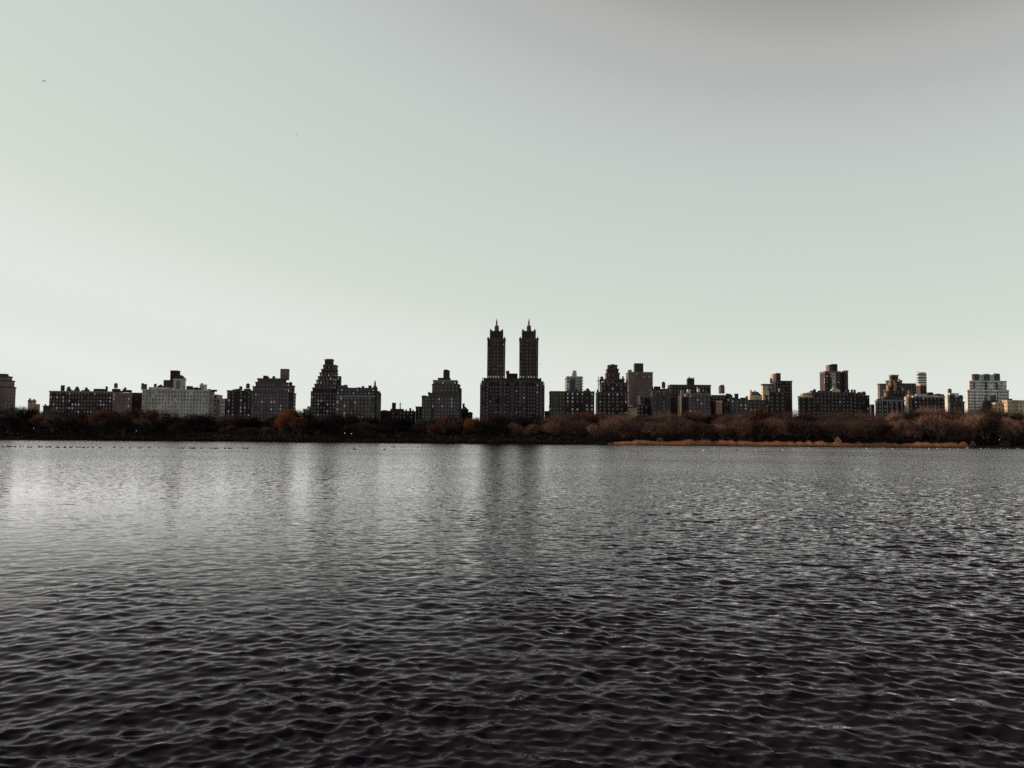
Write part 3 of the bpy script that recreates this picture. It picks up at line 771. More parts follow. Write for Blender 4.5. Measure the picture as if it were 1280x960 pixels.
# --- 17 low pieces + dormered block
b = Building('brick_house', 'small low house with a sunlit orange side just right of the red-brown setback tower', 'house', 786, 796, 760, None, 22)
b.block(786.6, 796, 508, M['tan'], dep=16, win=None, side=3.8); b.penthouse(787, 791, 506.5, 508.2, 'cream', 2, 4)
b.windows()
b = Building('low_block', 'low black building with a sunlit strip of wall in front of the plain slab tower', 'building', 794, 815, 775, None, 23, (9, 1, 0))
b.block(796.2, 811, 506, M['dark'], dep=18, win=W0, rows=3); b.chimney(797.2, 800, 494.5, 506, 'cream', 6, 5); b.block(800.4, 812, 497, M['dark'], dep=10, dy=10, win=W0, rows=2)  # cream shaft stands for a strip of sunlight on the wall
b.windows()
b = Building('apartment_block', 'grey block with tall arched bays, a pale sloped roof edge and a dark water tank', 'building', 810, 839, 765, 'arched-bay grey block', 24, (4, 4, 1.4))
w17 = b.block(812, 838.5, 489, M['grey'], dep=22, win=(3.6, 3.4, 1.7, 2.2), cornice='trim')
mb = MB(); mb.hip(b.X(813), b.X(837.5), w17['y0'] + 0.3, w17['y1'], w17['zt'] + 0.13, b.Z(485.8, 826), 0.09); b.part('roof', mb, M['slate'])
b.chimney(818, 823, 483, 487, 'dark', 5); b.tank(829.4, 476.8, 486.5, 4.6, 6); b.clutter(814, 837, 486.3, 5, 7)
for i in range(3):
    mb = MB(); xx = b.X(816.5 + i * 9); mb.frustum((xx, w17['y0'] - 0.6), b.Z(512, 826), b.Z(488.5, 826), 1.7, 1.7, 10); b.part('bay', mb, M['grey'], w17['obj'])
b.windows()
# --- 18
b = Building('slab_tower', 'wide black slab with a lift house and antennas, behind a lower grey block', 'building', 835, 889, 830, None, 25, (12, 1, .2))
b.block(834.8, 888.5, 481, M['dark'], dep=22, win=(2.9, 3.2, 1.1, 1.5), cornice='trimdark')
b.penthouse(858.2, 868, 473.3, 481, 'dark', 5, 9); b.penthouse(859, 866, 472.4, 473.5, 'roof', 6); b.mast(861.4, 470.6, 473, 6, .35); b.mast(867.3, 471.4, 473.5, 6, .3)
b.windows()
b = Building('apartment_block', 'grey block with even window rows in front of the wide black slab', 'building', 850, 889, 765, 'block before the black slab', 26, (7, 3, 1))
b.block(860.6, 888.2, 492, M['grey'], dep=22, flush=True, win=(2.8, 3.3, 1.3, 1.7), cornice='trim')
b.block(852, 860.4, 496, M['dark'], dep=20, dy=3, win=None, side=2.2); b.penthouse(851.5, 855, 487.5, 496, 'trim', 6, 5)
b.penthouse(858.4, 863.4, 486.5, 492, 'stone', 5, 6); b.penthouse(872, 875, 485.5, 492, 'stone', 5, 3); b.clutter(864, 886, 492, 5, 12)
b.block(849.8, 851.9, 494, M['cream'], dep=10, dy=1, win=None, cornice=None)  # strip of sunlit wall, its light put into the cream colour
b.windows()
# --- 19
b = Building('apartment_block', 'dark block carrying a big pinkish round water tank, a sunlit tan shaft before it', 'building', 890, 916, 780, 'big round tank', 27, (9, 2, 0.6))
b.block(890, 915.5, 494, M['dark'], dep=20, win=W0, side=1.5)
b.tank(902, 480.8, 494.2, 7.6, 6, 'pink'); b.mast(904, 480, 486, 6, .3); b.clutter(908, 915, 494, 2, 3)
b.block(895.2, 902.6, 501, M['tan'], dep=8, dy=-9, win=(3.0, 3.3, 1.0, 1.4), side=4, cornice='cream'); b.block(902.8, 913, 502.5, M['brown'], dep=8, dy=-8.7, win=W0)
b.windows()
b = Building('apartment_block', 'low grey-brown block with a square roof chimney, beside the big round tank block', 'building', 912, 935, 765, 'low square-chimney block', 28, (6, 3, 1.6))
b.block(913.2, 934.5, 498.5, M['grey'], dep=20, flush=True, win=(2.9, 3.3, 1.3, 1.7)); b.chimney(919, 923, 492, 498.5, 'dark', 5); b.penthouse(925, 931, 497, 498.7, 'dark'); b.clutter(914, 919, 498.5, 2, 2); b.clutter(929, 935, 498.5, 2, 22)
b.windows()
b = Building('apartment_block', 'block with pale sunlit stepped gables on its roof, left of the square-shouldered dark slab', 'building', 935, 962, 780, 'pale stepped gables', 29, (6, 3, 1))
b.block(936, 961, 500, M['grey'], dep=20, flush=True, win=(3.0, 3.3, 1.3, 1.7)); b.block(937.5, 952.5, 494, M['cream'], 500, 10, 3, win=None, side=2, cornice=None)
b.block(938.6, 948, 489.5, M['pink'], 494, 8, 4, win=None, cornice=None); b.hiproof(940, 952, 489.9, 494, 'roof', 3.6, 7, 0.3); b.chimney(937.6, 939.6, 487.5, 494, 'cream', 4); b.chimney(943, 944.5, 488.2, 490, 'pink', 5)
b.windows()
# --- 22
b = Building('slab_tower', 'square-shouldered dark slab with a sunlit left side and a tall lift house on its roof', 'building', 952, 991, 850, None, 30, (10, 2, .5))
b.block(969.3, 990, 476, M['dark'], dep=20, win=(2.9, 3.1, 1.2, 1.4), cornice='trimdark', side=4.2)
b.block(953.5, 968.8, 480, M['cream'], dep=16, dy=8, win=(3, 3.1, 1.6, 1.0), bands=4, side=2); b.penthouse(968.8, 975.8, 466.3, 476, 'red', 5, 12); b.tank(963.6, 472.2, 480.3, 2.6, 10); b.penthouse(966.4, 968.6, 467.2, 477, 'tan', 7, 8)
b.windows()
b = Building('apartment_block', 'dark block with scattered lit windows and a sunlit chimney, in front of the square-shouldered slab', 'building', 955, 982, 775, 'square-shouldered slab', 31, (7, 3, 1))
b.block(961.8, 981.5, 489.3, M['dark'], dep=20, win=(3.6, 3.4, 1.4, 1.6), side=6); b.chimney(961, 963.2, 485, 489.3, 'dark', 2); b.chimney(973.6, 974.8, 485.6, 489.3, 'white', 3)
b.windows()
# --- 23/24
b = Building('apartment_tower', 'banded brown tower topped by a small cube, behind the wide nearly black block', 'building', 1024, 1061, 880, None, 32, (6, 3, 0.6))
b.block(1031.2, 1050.4, 464, M['red'], dep=24, win=(3.0, 3.1, 1.5, 1.3), bands=3, side=6.6, cornice='trim')
b.block(1050.6, 1053, 465, M['dark'], dep=20, dy=2, win=None, cornice=None); b.block(1053.2, 1060, 463.2, M['brown'], dep=22, dy=1, win=(2.4, 3.1, 1.2, 1.4), cornice='trim')
b.block(1039.5, 1044.5, 466.5, M['stone'], 491, 1.0, -1.1, win=(3.0, 3.1, 2.2, 1.2), cornice=None, name='balcony_stack', sidewin=False)
b.penthouse(1038.4, 1046.8, 455, 464, 'dark', 6, 12); b.penthouse(1036.3, 1038.2, 455.8, 464, 'pink', 8, 9)
b.windows()
b = Building('apartment_block', 'wide nearly black block with lumpy roof structures and a sunlit parapet at its left end', 'building', 997, 1087, 770, 'wide nearly black block', 33, (16, 1.4, 0.7))
b.block(997.5, 1015, 495, M['dark'], dep=24, win=(3.2, 3.3, 1.2, 1.5), cornice='cream'); b.block(1015.2, 1066, 490.2, M['dark'], dep=24, flush=True, win=(3.2, 3.3, 1.2, 1.5)); b.block(1066.2, 1082, 491.4, M['dark'], dep=22, dy=1, flush=True, win=(3.2, 3.3, 1.2, 1.5)); b.block(1082.2, 1086.8, 494, M['dark'], dep=20, dy=2, flush=True, win=W0)
b.block(1000, 1015, 492, M['tan'], 495, 9, 4, win=None, cornice=None); b.tank(1018, 486, 490.4, 3.4); b.penthouse(1016, 1020, 488, 490.4, 'dark')
b.penthouse(1038.5, 1050, 486.5, 490.4, 'stone', 4, 8); b.tank(1043.2, 483.2, 487, 6, 6, 'tan'); b.tank(1064.8, 486.5, 491, 2.8); b.tank(1068.2, 486.8, 491, 2.8); b.clutter(1022, 1062, 490.3, 6, 3); b.clutter(1068, 1083, 491.5, 3, 31)
b.windows()
b = Building('low_block', 'low grey building in the narrow gap right of the wide nearly black block', 'building', 1087, 1094, 800, None, 34)
b.block(1087.4, 1093, 505.5, M['brown'], dep=14, win=W0)
b.windows()
# --- 25
b = Building('slab_tower', 'flat-topped slab with a rounded sunlit left end behind the ornate stepped tower', 'building', 1097, 1146, 900, None, 35, (9, 2, .4))
b.block(1126, 1145, 479.3, M['brown'], dep=18, flush=True, win=(2.9, 3.1, 1.2, 1.4)); b.block(1099.5, 1110, 479.6, M['pink'], dep=18, dy=1, win=(2.9, 3.1, 1.2, 1.4), side=2.6)
b.windows()
b = Building('ornate_tower', 'ornate brick tower stepping up in sunlit turrets to a small square crown', 'building', 1105, 1130, 800, None, 36, (6, 2, 0))
b.block(1105, 1131, 496, M['red'], dep=22, win=W0, side=3); b.block(1107.5, 1130, 487.5, M['red'], 496, 18, 1.5, win=W0, side=3); b.block(1110.2, 1127.5, 475.5, M['red'], 487.5, 14, 3, win=W0, side=3); b.block(1113.8, 1122.8, 468.5, M['red'], 475.5, 10, 5, win=None, cornice='tan', side=2.4)
for x_, t_, u_ in ((1107.2, 491, 498), (1109.8, 481, 489), (1113, 473, 477), (1112.5, 477, 484), (1118.5, 478, 489), (1123.8, 473.6, 477), (1128, 484, 489), (1117, 475, 482)):
    mb = MB(); y_ = b.D + 1; xx = b.X(x_, t_, y_); mb.frustum((xx, y_), b.Z(u_, x_, y_), b.Z(t_ + 1, x_, y_), 1.3, 1.3, 10); mb.frustum((xx, y_), b.Z(t_ + 1, x_, y_) + 0.01, b.Z(t_, x_, y_), 1.5, 0.5, 10); b.part('turret', mb, M['tan'])
b.windows()
b = Building('apartment_block', 'dark block with pale vertical columns between its windows, below the ornate stepped tower', 'building', 1094, 1131, 752, 'pale-columned dark block', 37, (4, 4, .6))
w25 = b.block(1096.6, 1130.5, 500, M['dark'], dep=20, win=(4.4, 3.3, 2.0, 1.9), side=2.6, cornice='trim')
for i in range(5):
    mb = MB(); xx = w25['xl'] + (w25['xr'] - w25['xl']) * (i + 1.0) / 5.6; mb.frustum((xx, w25['y0'] - 0.5), 2, w25['zt'] - 1.3, 0.55, 0.5, 8); b.part('column', mb, M['trim'], w25['obj'])
b.clutter(1098, 1110, 500, 3, 8)
b.windows()
# --- 26
b = Building('striped_tower', 'slim white tower with dark horizontal stripes and a sunlit block at its foot', 'building', 1144, 1159, 930, None, 38, (1, 0, 0))
s26 = b.block(1148, 1158, 466.4, M['white'], dep=12, win=None, side=1.5, cornice=None)
for i, (a_, c_) in enumerate(((467.4, 469.4), (471.2, 473.2), (474.6, 476.0), (477.4, 478.8), (480.2, 481.4))):
    mb = MB(); z0, z1 = b.Z(c_, 1153), b.Z(a_, 1153); mb.box(s26['xl'] - 0.08, s26['xr'] + 0.08, s26['y0'] - 0.08, s26['y1'] + 0.08, z0, z1); b.part('window_band', mb, M['glass'], s26['obj'])
b.mast(1147.5, 464, 468, 6, .3); b.penthouse(1149.5, 1157, 465.4, 466.5, 'iron', 3, 6)
b.block(1150.4, 1157.8, 480.3, M['red'], dep=12, dy=-14, win=W0, side=5.4, cornice='cream')
b.windows()
# --- 27
b = Building('apartment_block', 'low dark block with a pale rooftop, small white windows and a round sunlit corner turret', 'building', 1130, 1182, 760, 'round corner turret', 39, (5, 4, 1.2))
b.block(1142, 1181, 495, M['dark'], dep=20, win=(3.0, 3.3, 1.2, 1.6), cornice='stone', side=2); b.block(1133.8, 1141.8, 498.5, M['brown'], dep=18, dy=1, win=W0)
mb = MB(); tx = b.X(1134.2); mb.frustum((tx, b.D + 1.6), 1.5, b.Z(497, 1134), 1.9, 1.9, 14); mb.frustum((tx, b.D + 1.6), b.Z(497, 1134) + 0.01, b.Z(495.5, 1134), 2.2, 1.2, 14); b.part('corner_turret', mb, M['cream'])
b.penthouse(1143.5, 1158, 492.5, 495, 'stone', 4, 8); b.tank(1137.4, 486.4, 493.5, 6, 6, 'pink'); b.penthouse(1134.5, 1141, 493, 498.6, 'tan', 4, 7); b.penthouse(1159, 1166.5, 490.4, 495, 'dark', 5); b.clutter(1167, 1180, 495, 3, 6); b.penthouse(1158, 1174, 494, 495.2, 'stone', 3, 5)
b.windows()
# --- 28
b = Building('gabled_block', 'small whitish building with stepped gables and a dark round tank on its peak', 'building', 1183, 1206, 780, 'small whitish gables', 40, (6, 2, 0))
b.block(1186, 1205.5, 502, M['brown'], dep=16, win=W0, side=3); b.block(1187, 1203.6, 496.5, M['brown'], 502, 14, 1.5, win=W0, side=3); b.block(1187.5, 1198, 491.5, M['pink'], 496.5, 10, 3, win=None, side=3, cornice='white'); b.tank(1187, 485.6, 492, 4.6, 5, 'wood')
b.hiproof(1186.8, 1192.5, 493.4, 498, 'roof', -0.6, 1.9, 0.45); b.penthouse(1192.5, 1197.5, 492.4, 496.5, 'white', 2.2, 5); b.clutter(1197, 1204, 497, 3, 7)
b.block(1184.3, 1186.8, 493.5, M['white'], dep=14, dy=-0.5, win=None, cornice=None)
b.windows()
# --- 29
b = Building('white_tower', 'broad white tower with banded windows and three dark boxes standing on its roof', 'building', 1206, 1262, 860, 'broad white tower', 41, (8, 1.5, 0))
wb = (3.1, 3.1, 2.3, 1.1)
b.block(1209.2, 1261, 487.5, M['white'], dep=24, win=wb, cornice='white', side=2); b.block(1211.6, 1258, 476, M['white'], 487.5, 20, 1.5, win=wb, cornice='white', side=2); b.block(1214.6, 1250, 468.2, M['white'], 476, 14, 3.5, win=None, cornice=None, side=1.5)
for x_ in (1217, 1230, 1242.8): b.penthouse(x_, x_ + 7, 467.4, 475.2, 'blue', 2.0, 1.4)
b.penthouse(1242.5, 1249.8, 467, 468.4, 'dark', 4, 5); b.mast(1244, 466, 468, 6, .3)
for x_ in (1217.5, 1232.5, 1246): b.block(x_, x_ + 1.0, 477.5, M['grey'], dep=1.5, dy=-0.2, win=None, cornice=None, name='recess_shade', sidewin=False)  # raised grey strips paint the shade of recesses on a flat front
b.windows()
b = Building('church_spire', 'brown pointed church spire in front of the broad white tower', 'church', 1229, 1237, 780, None, 42)
mb = MB(); cx = b.X(1233); mb.box(cx - 2.4, cx + 2.4, b.D, b.D + 4.8, 1.5, b.Z(508, 1233)); b.part('belfry', mb, M['red'])
mb = MB(); mb.frustum((cx, b.D + 2.4), b.Z(508, 1233) + 0.01, b.Z(493, 1233), 2.6, 0.15, 8); b.part('spire', mb, M['red'])
b.windows()
b = Building('low_block', 'dark flat building below the broad white tower, behind the church spire', 'building', 1229, 1246, 815, None, 43)
b.block(1228, 1246, 500.5, M['dark'], dep=14, win=W0); b.block(1236.5, 1245, 494, M['blue'], 500.5, 6, 3, win=None, cornice=None)
b.windows()
# --- 30
b = Building('apartment_block', 'low tan building in full sunlight at the far right with a crumbling stepped left edge', 'building', 1240, 1300, 765, 'sunlit tan building', 44, (9, 1, 0))
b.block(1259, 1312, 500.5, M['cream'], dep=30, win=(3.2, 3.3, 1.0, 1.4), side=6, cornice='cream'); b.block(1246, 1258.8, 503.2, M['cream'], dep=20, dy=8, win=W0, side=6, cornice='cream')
b.penthouse(1259.5, 1265.5, 498.4, 500.7, 'dark', 6, 6); b.chimney(1284, 1286, 497, 500.7, 'tan', 6)
b.windows()

# ------------------------------------------------------------------ trees
def tree_meshes(seed, H, wide, nleaf, leaf_size, twig_w, kind):
    """trunk mesh with limbs, crown mesh of fine twigs (and the last leaves)"""
    rg = random.Random(seed)
    tr = MB(); cr = MB()
    tips = []

    def grow(p, d, L, r, lvl):
        d = d.normalized()
        q = p + d * L
        mid = p.lerp(q, 0.5) + Vector((rg.uniform(-1, 1), rg.uniform(-1, 1), rg.uniform(-0.5, 0.5))) * L * 0.08
        tgt = tr if lvl < 3 else cr
        tgt.limb(p, mid, r, r * 0.82, 5 if lvl < 2 else 3); tgt.limb(mid, q, r * 0.82, r * 0.62, 5 if lvl < 2 else 3)
        if lvl >= 2: tips.append((mid, d, r))
        if lvl == 4:
            tips.append((q, d, r)); return
        n = (rg.randint(7, 8), rg.randint(3, 4), 3, rg.randint(2, 3))[lvl]
        for i in range(n):
            a = 2 * math.pi * (i + rg.uniform(-0.35, 0.35)) / n
            sp = ((0.25 + 0.19 * i) if lvl == 0 else (0, 0.62, 0.7, 0.8)[lvl]) * wide * rg.uniform(0.6, 1.25)
            u = d.orthogonal().normalized(); w = d.cross(u)
            nd = d + (u * math.cos(a) + w * math.sin(a)) * sp + Vector((0, 0, 0.16))
            st = q if (i < 2 or lvl == 0) else p.lerp(q, rg.uniform(0.5, 1))
            grow(st, nd, L * rg.uniform(0.62, 0.86) * (1.45 if lvl == 0 else 1), r * 0.58, lvl + 1)

    grow(Vector((0, 0, -0.6)), Vector((rg.uniform(-.06, .06), rg.uniform(-.06, .06), 1)), H * 0.17, H * 0.018, 0)
    rg2 = np.random.default_rng(seed)
    nt = len(tips)
    for i in range(nleaf):
        p, d, r = tips[int(rg2.integers(nt))]
        v = Vector(rg2.normal(0, 1, 3)).normalized()
        dd = (d.normalized() * 0.7 + v).normalized()
        s = p + Vector(rg2.normal(0, 0.45, 3)) * (H / 18)
        Lw = rg2.uniform(0.5, 1.5) * leaf_size
        sd = dd.orthogonal().normalized() * twig_w * rg2.uniform(0.6, 1.4)
        if kind == 'leaf':
            sd = dd.cross(Vector(rg2.normal(0, 1, 3))).normalized() * twig_w
            cr.quad([s, s + dd * Lw * 0.5 + sd, s + dd * Lw, s + dd * Lw * 0.5 - sd], 1)
        else:
            cr.quad([s - sd, s + sd, s + dd * Lw], 0)
    zmax = max(v[2] for v in cr.v); k = H / zmax
    for m_ in (tr, cr): m_.v = [(x * k, y * k, z * k) for x, y, z in m_.v]
    return tr, cr


KINDS = {
    'bare': ('bare brown tree', 'twig', None), 'dim': ('dark leafless tree', 'twigshade', None),  # dim repeats the bare tree with shade put into its twig colour
    'russet': ('russet-leaved tree', 'twig', 'rust'), 'fire': ('bright orange autumn tree', 'twig', 'orange')}
PROTO = {}
for kind, (desc, tw, lf) in KINDS.items():
    for v in range({'bare': 6, 'dim': 4, 'russet': 4, 'fire': 2}[kind]):
        sd = hash_ = sum(ord(c) for c in kind) * 10 + v
        H = 18.0
        tr, cr = tree_meshes(sd, H, (0.9, 1.15, 1.0, 1.25, 0.8, 1.05)[v], 6500 if not lf else 5200, 1.15 if not lf else 0.5, 0.042 if not lf else 0.14, 'leaf' if lf else 'twig')
        PROTO[(kind, v)] = (tr.mesh('trunk', [M['bark']]), cr.mesh('crown', [M[tw], M[lf] if lf else M[tw]]))

TOPS = [(-160, 508), (-60, 506), (0, 505), (30, 507), (60, 509), (90, 511.5), (110, 515), (135, 515), (150, 512), (180, 511), (230, 513), (250, 517), (300, 520), (340, 519), (385, 512.5), (400, 517), (430, 515), (470, 520),
        (500, 520), (520, 523), (560, 519), (595, 524), (620, 519), (640, 516.5), (660, 519), (690, 517), (720, 517), (760, 515), (800, 516), (830, 512), (860, 511), (880, 515), (905, 517), (930, 514), (950, 512.5), (970, 514), (990, 510),
        (1010, 516), (1025, 515), (1060, 510), (1090, 515), (1130, 514), (1160, 509), (1180, 508), (1200, 510), (1220, 505.5), (1235, 507), (1255, 512), (1290, 515), (1340, 512), (1440, 512)]


def top_at(px):
    for (a, ya), (c, yc) in zip(TOPS, TOPS[1:]):
        if a <= px <= c: return ya + (yc - ya) * (px - a) / (c - a)
    return 512


rg = random.Random(21)
TREES = []                         # (photo x, distance, photo y of the top, kind)
px = -120.0
while px < 1400:                   # the tall row that makes the skyline of the wood
    k = rg.random()
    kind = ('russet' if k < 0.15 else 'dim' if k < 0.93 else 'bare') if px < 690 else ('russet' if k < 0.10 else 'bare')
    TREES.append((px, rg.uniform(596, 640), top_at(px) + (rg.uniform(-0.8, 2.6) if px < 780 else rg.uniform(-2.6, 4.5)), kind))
    px += rg.uniform(15, 26)
px = -110.0
while px < 1390:                   # the lower row along the bank
    k = rg.random()
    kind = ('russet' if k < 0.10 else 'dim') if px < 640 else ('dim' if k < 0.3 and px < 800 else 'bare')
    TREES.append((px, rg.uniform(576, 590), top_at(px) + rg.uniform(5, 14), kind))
    px += rg.uniform(15, 28)
px = -100.0
while px < 1380:                   # street trees along the avenue behind the wood
    TREES.append((px, rg.uniform(668, 705), top_at(px) + rg.uniform(6, 12), 'dim'))
    px += rg.uniform(24, 40)
TREES += [(358, 592, 513.5, 'fire'), (367, 600, 512, 'fire'), (594, 592, 524, 'fire'), (588, 598, 526, 'fire'), (128, 596, 514, 'russet'), (168, 600, 510.5, 'russet'), (559, 590, 519.5, 'russet')]

made = []
used = set()
for px, D, yt, kind in TREES:
    yt -= 4.2 if D > 591 else 1.5
    p = at(px, yt, D)
    H = p.z - 1.8
    v = rg.randrange({'bare': 6, 'dim': 4, 'russet': 4, 'fire': 2}[kind])
    tm, cm = PROTO[(kind, v)]
    root = link('bare_tree' if kind in ('bare', 'dim') else 'autumn_tree', None)
    s = H / 18.0
    root.location = (p.x, D, 1.8)
    wsc = s * rg.uniform(0.8, 1.15)
    if kind == 'fire': wsc *= 0.72
    if H < 13: wsc *= 1.2
    root.scale = (wsc, wsc, s); root.rotation_euler = (0, 0, rg.uniform(0, 6.28))
    link('trunk', tm, root); link('crown', cm, root)
    made.append((px, D, kind, root))

ORD = ['first', 'second', 'third', 'fourth', 'fifth', 'sixth', 'seventh', 'eighth', 'ninth', 'tenth', 'eleventh', 'twelfth']


def nearest_building(px):
    return min(BUILDINGS, key=lambda t: 0 if t[0] <= px <= t[1] else min(abs(px - t[0]), abs(px - t[1])))[2]


buckets = {}
for t in made:
    px, D, kind, root = t
    row = 'far' if D > 660 else 'back' if D > 591 else 'front'
    where = nearest_building(px) if 0 <= px <= 1280 else ('left' if px < 0 else 'right')
    buckets.setdefault((kind, row, where), []).append(t)
for (kind, row, where), ts in buckets.items():
    ts.sort(key=lambda t: t[0])
    desc = KINDS[kind][0]
    size = {'back': 'tall', 'front': 'lower', 'far': 'far-back'}[row]
    for i, (px, D, k_, root) in enumerate(ts):
        if where in ('left', 'right'):
            lab = f"{size} {desc}, one of those at the {where} end of the far bank"
            grp = f"{size} {desc}s at the {where} end of the far bank"
        else:
            o_ = '' if len(ts) == 1 else f", {ORD[i]} from left"
            lab = f"{size} {desc}{o_}, below {where}"
            grp = 'trees along the far bank'
        tag(root, lab, 'tree', grp)

# ------------------------------------------------------------------ undergrowth under the trees and the reed bed
def scatter_mesh(name, mat, pts_fn, n, seed, hmin, hmax, wmin, wmax, lean):
    rng = np.random.default_rng(seed)
    x, y, z, hs_ = pts_fn(rng, n)
    h = rng.uniform(hmin, hmax, n) * hs_
    w = rng.uniform(wmin, wmax, n)
    a = rng.uniform(0, math.pi, n)
    lx, ly = rng.normal(0, lean, n) * h, rng.normal(0, lean, n) * h
    b0 = np.stack([x - w * np.cos(a), y - w * np.sin(a), z], -1)
    b1 = np.stack([x + w * np.cos(a), y + w * np.sin(a), z], -1)
    tp = np.stack([x + lx, y + ly, z + h], -1)
    co = np.stack([b0, b1, tp], 1).reshape(-1, 3).astype(np.float32)
    me = bpy.data.meshes.new(name)
    me.vertices.add(3 * n); me.vertices.foreach_set('co', co.ravel())
    me.loops.add(3 * n); me.loops.foreach_set('vertex_index', np.arange(3 * n, dtype=np.int32))
    me.polygons.add(n); me.polygons.foreach_set('loop_start', np.arange(0, 3 * n, 3, dtype=np.int32))
    me.update(calc_edges=True)
    me.materials.append(mat)
    o = link(name, me); tag(o, kind='stuff')
    return o


def gz_np(y):
    return np.interp(y, [SHORE - 6, SHORE, SHORE + 3, SHORE + 20, 2000], [-3, 0.05, 1.4, 2, 2])


def lumps(x, seed, lo, hi, step=7.0):
    rng = np.random.default_rng(seed)
    xs = np.arange(-620, 640, step)
    return np.interp(x, xs, rng.uniform(lo, hi, len(xs)))


def under_pts(rng, n):
    x = rng.uniform(-560, 560, n); y = SHORE + 5 + 85 * rng.beta(1, 1.2, n); y = np.where(x > 55, np.maximum(y, SHORE + 10 + 6 * rng.random(n)), y)
    z = gz_np(y) - 0.1
    hh = lumps(x, 5, 0.45, 1.25) * np.where(x < 60, 1.0, 0.9)
    z = z + rng.uniform(0, 1.0, n) ** 1.3 * (3.2 + 4.2 * np.clip((y - SHORE - 15) / 40, 0, 1)) * hh
    return x, y, z, np.ones(n)


o = scatter_mesh('undergrowth', M['twigshade'], under_pts, 150000, 4, 0.8, 2.2, 0.10, 0.28, 0.5)
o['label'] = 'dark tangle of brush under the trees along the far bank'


def screen_pts(rng, n):  # added twig mass, hides bright sky showing between the trunks
    x = rng.uniform(-640, 640, n); y = rng.uniform(712, 726, n)
    return x, y, 1.8 + rng.uniform(0, 11.5, n), np.ones(n)


o = scatter_mesh('twig_screen', M['twigshade'], screen_pts, 95000, 44, 2.0, 3.8, 0.25, 0.5, 0.4)
o['label'] = 'added screen of dark twigs closing the sky gaps behind the trees'


def bank_pts(rng, n):
    x = rng.uniform(-560, 62, n); y = rng.uniform(SHORE + 0.2, SHORE + 8, n)
    return x, y, gz_np(y) - 0.1, lumps(x, 9, 0.5, 1.4, 5)


o = scatter_mesh('bank_brush', M['twigshade'], bank_pts, 26000, 8, 0.7, 2.4, 0.12, 0.3, 0.35)
o['label'] = 'shaded dark brush growing down to the water on the left half of the far bank'


XR0, XR1 = at(768, 552, SHORE).x, at(1211, 556, SHORE).x


def reed_pts(rng, n):
    x = rng.uniform(XR0, XR1, n); y = SHORE + rng.uniform(-0.6, 4.5, n)
    d = lumps(x, 17, 0.45, 1.25, 3.0) * lumps(x, 18, 0.7, 1.15, 21.0)
    fade = np.clip((x - XR0) / 14, 0.3, 1)
    return x, y, gz_np(y) - 0.05, d * fade


o = scatter_mesh('reeds', M['reed'], reed_pts, 40000, 6, 0.8, 3.1, 0.03, 0.09, 0.14)
o['label'] = 'strip of dry orange reeds along the right half of the far shore'


def litter_pts(rng, n):
    x = rng.uniform(XR0 - 4, XR1 + 3, n); y = SHORE + rng.uniform(-0.9, 1.2, n)
    return x, y, np.maximum(gz_np(y), 0.0), np.ones(n)


o = scatter_mesh('trampled_reeds', M['tanbush'], litter_pts, 9000, 16, 0.25, 0.8, 0.05, 0.16, 0.9)
o['label'] = 'pale broken reeds at the waterline below the reed strip'


def bush(px, py_t, D, w, mat, label, grp=None, seed=1):
    p = at(px, py_t, D); zb = float(gz_np(D)); H = p.z - zb
    rng = np.random.default_rng(seed)
    mb = MB()
    for i in range(900):
        d = Vector(rng.normal(0, 1, 3)).normalized(); d.z = abs(d.z)
        q = Vector((d.x * w, d.y * w * 0.8, d.z * H * 0.9)) * float(rng.uniform(0.35, 1.0)) ** 0.6
        v = (d + Vector(rng.normal(0, 0.5, 3))).normalized()
        sd = v.orthogonal().normalized() * float(rng.uniform(0.04, 0.12))
        mb.quad([q - sd, q + sd, q + v * float(rng.uniform(0.3, 0.9))])
    st = MB()
    for i in range(9):
        a = 6.28 * i / 9; st.limb((0, 0, -0.2), (w * 0.6 * math.cos(a), w * 0.5 * math.sin(a), H * 0.7), 0.06, 0.03)
    root = link('shrub', None); root.location = (p.x, D, zb)
    link('foliage', mb.mesh('foliage', [mat]), root); link('stems', st.mesh('stems', [M['bark']]), root)
    tag(root, label, 'shrub', grp)


bush(1203.5, 552.6, SHORE + 2, 2.6, M['reed'], 'round orange clump just past the right end of the reed strip', None, 1)
bush(1216, 551.6, SHORE + 4, 1.6, M['tanbush'], 'small pale shrub on the dark bank right of the reed strip', None, 2)
bush(1256, 549.5, SHORE + 5, 3.4, M['twig'], 'round brown shrub at the far right end of the bank', None, 3)
bush(825, 546.5, SHORE + 6, 2.4, M['tanbush'], 'pale upright shrub behind the left end of the reed strip', None, 4)
bush(885, 546.3, SHORE + 6, 3.0, M['rust'], 'reddish shrub behind the reeds below the black slab', None, 5)
bush(1047, 545, SHORE + 8, 2.4, M['reed'], 'orange shrub rising behind the reeds below the wide nearly black block', None, 6)
bush(938, 546.5, SHORE + 7, 2.4, M['rust'], 'russet shrub behind the reeds below the low grey-brown block', None, 7)

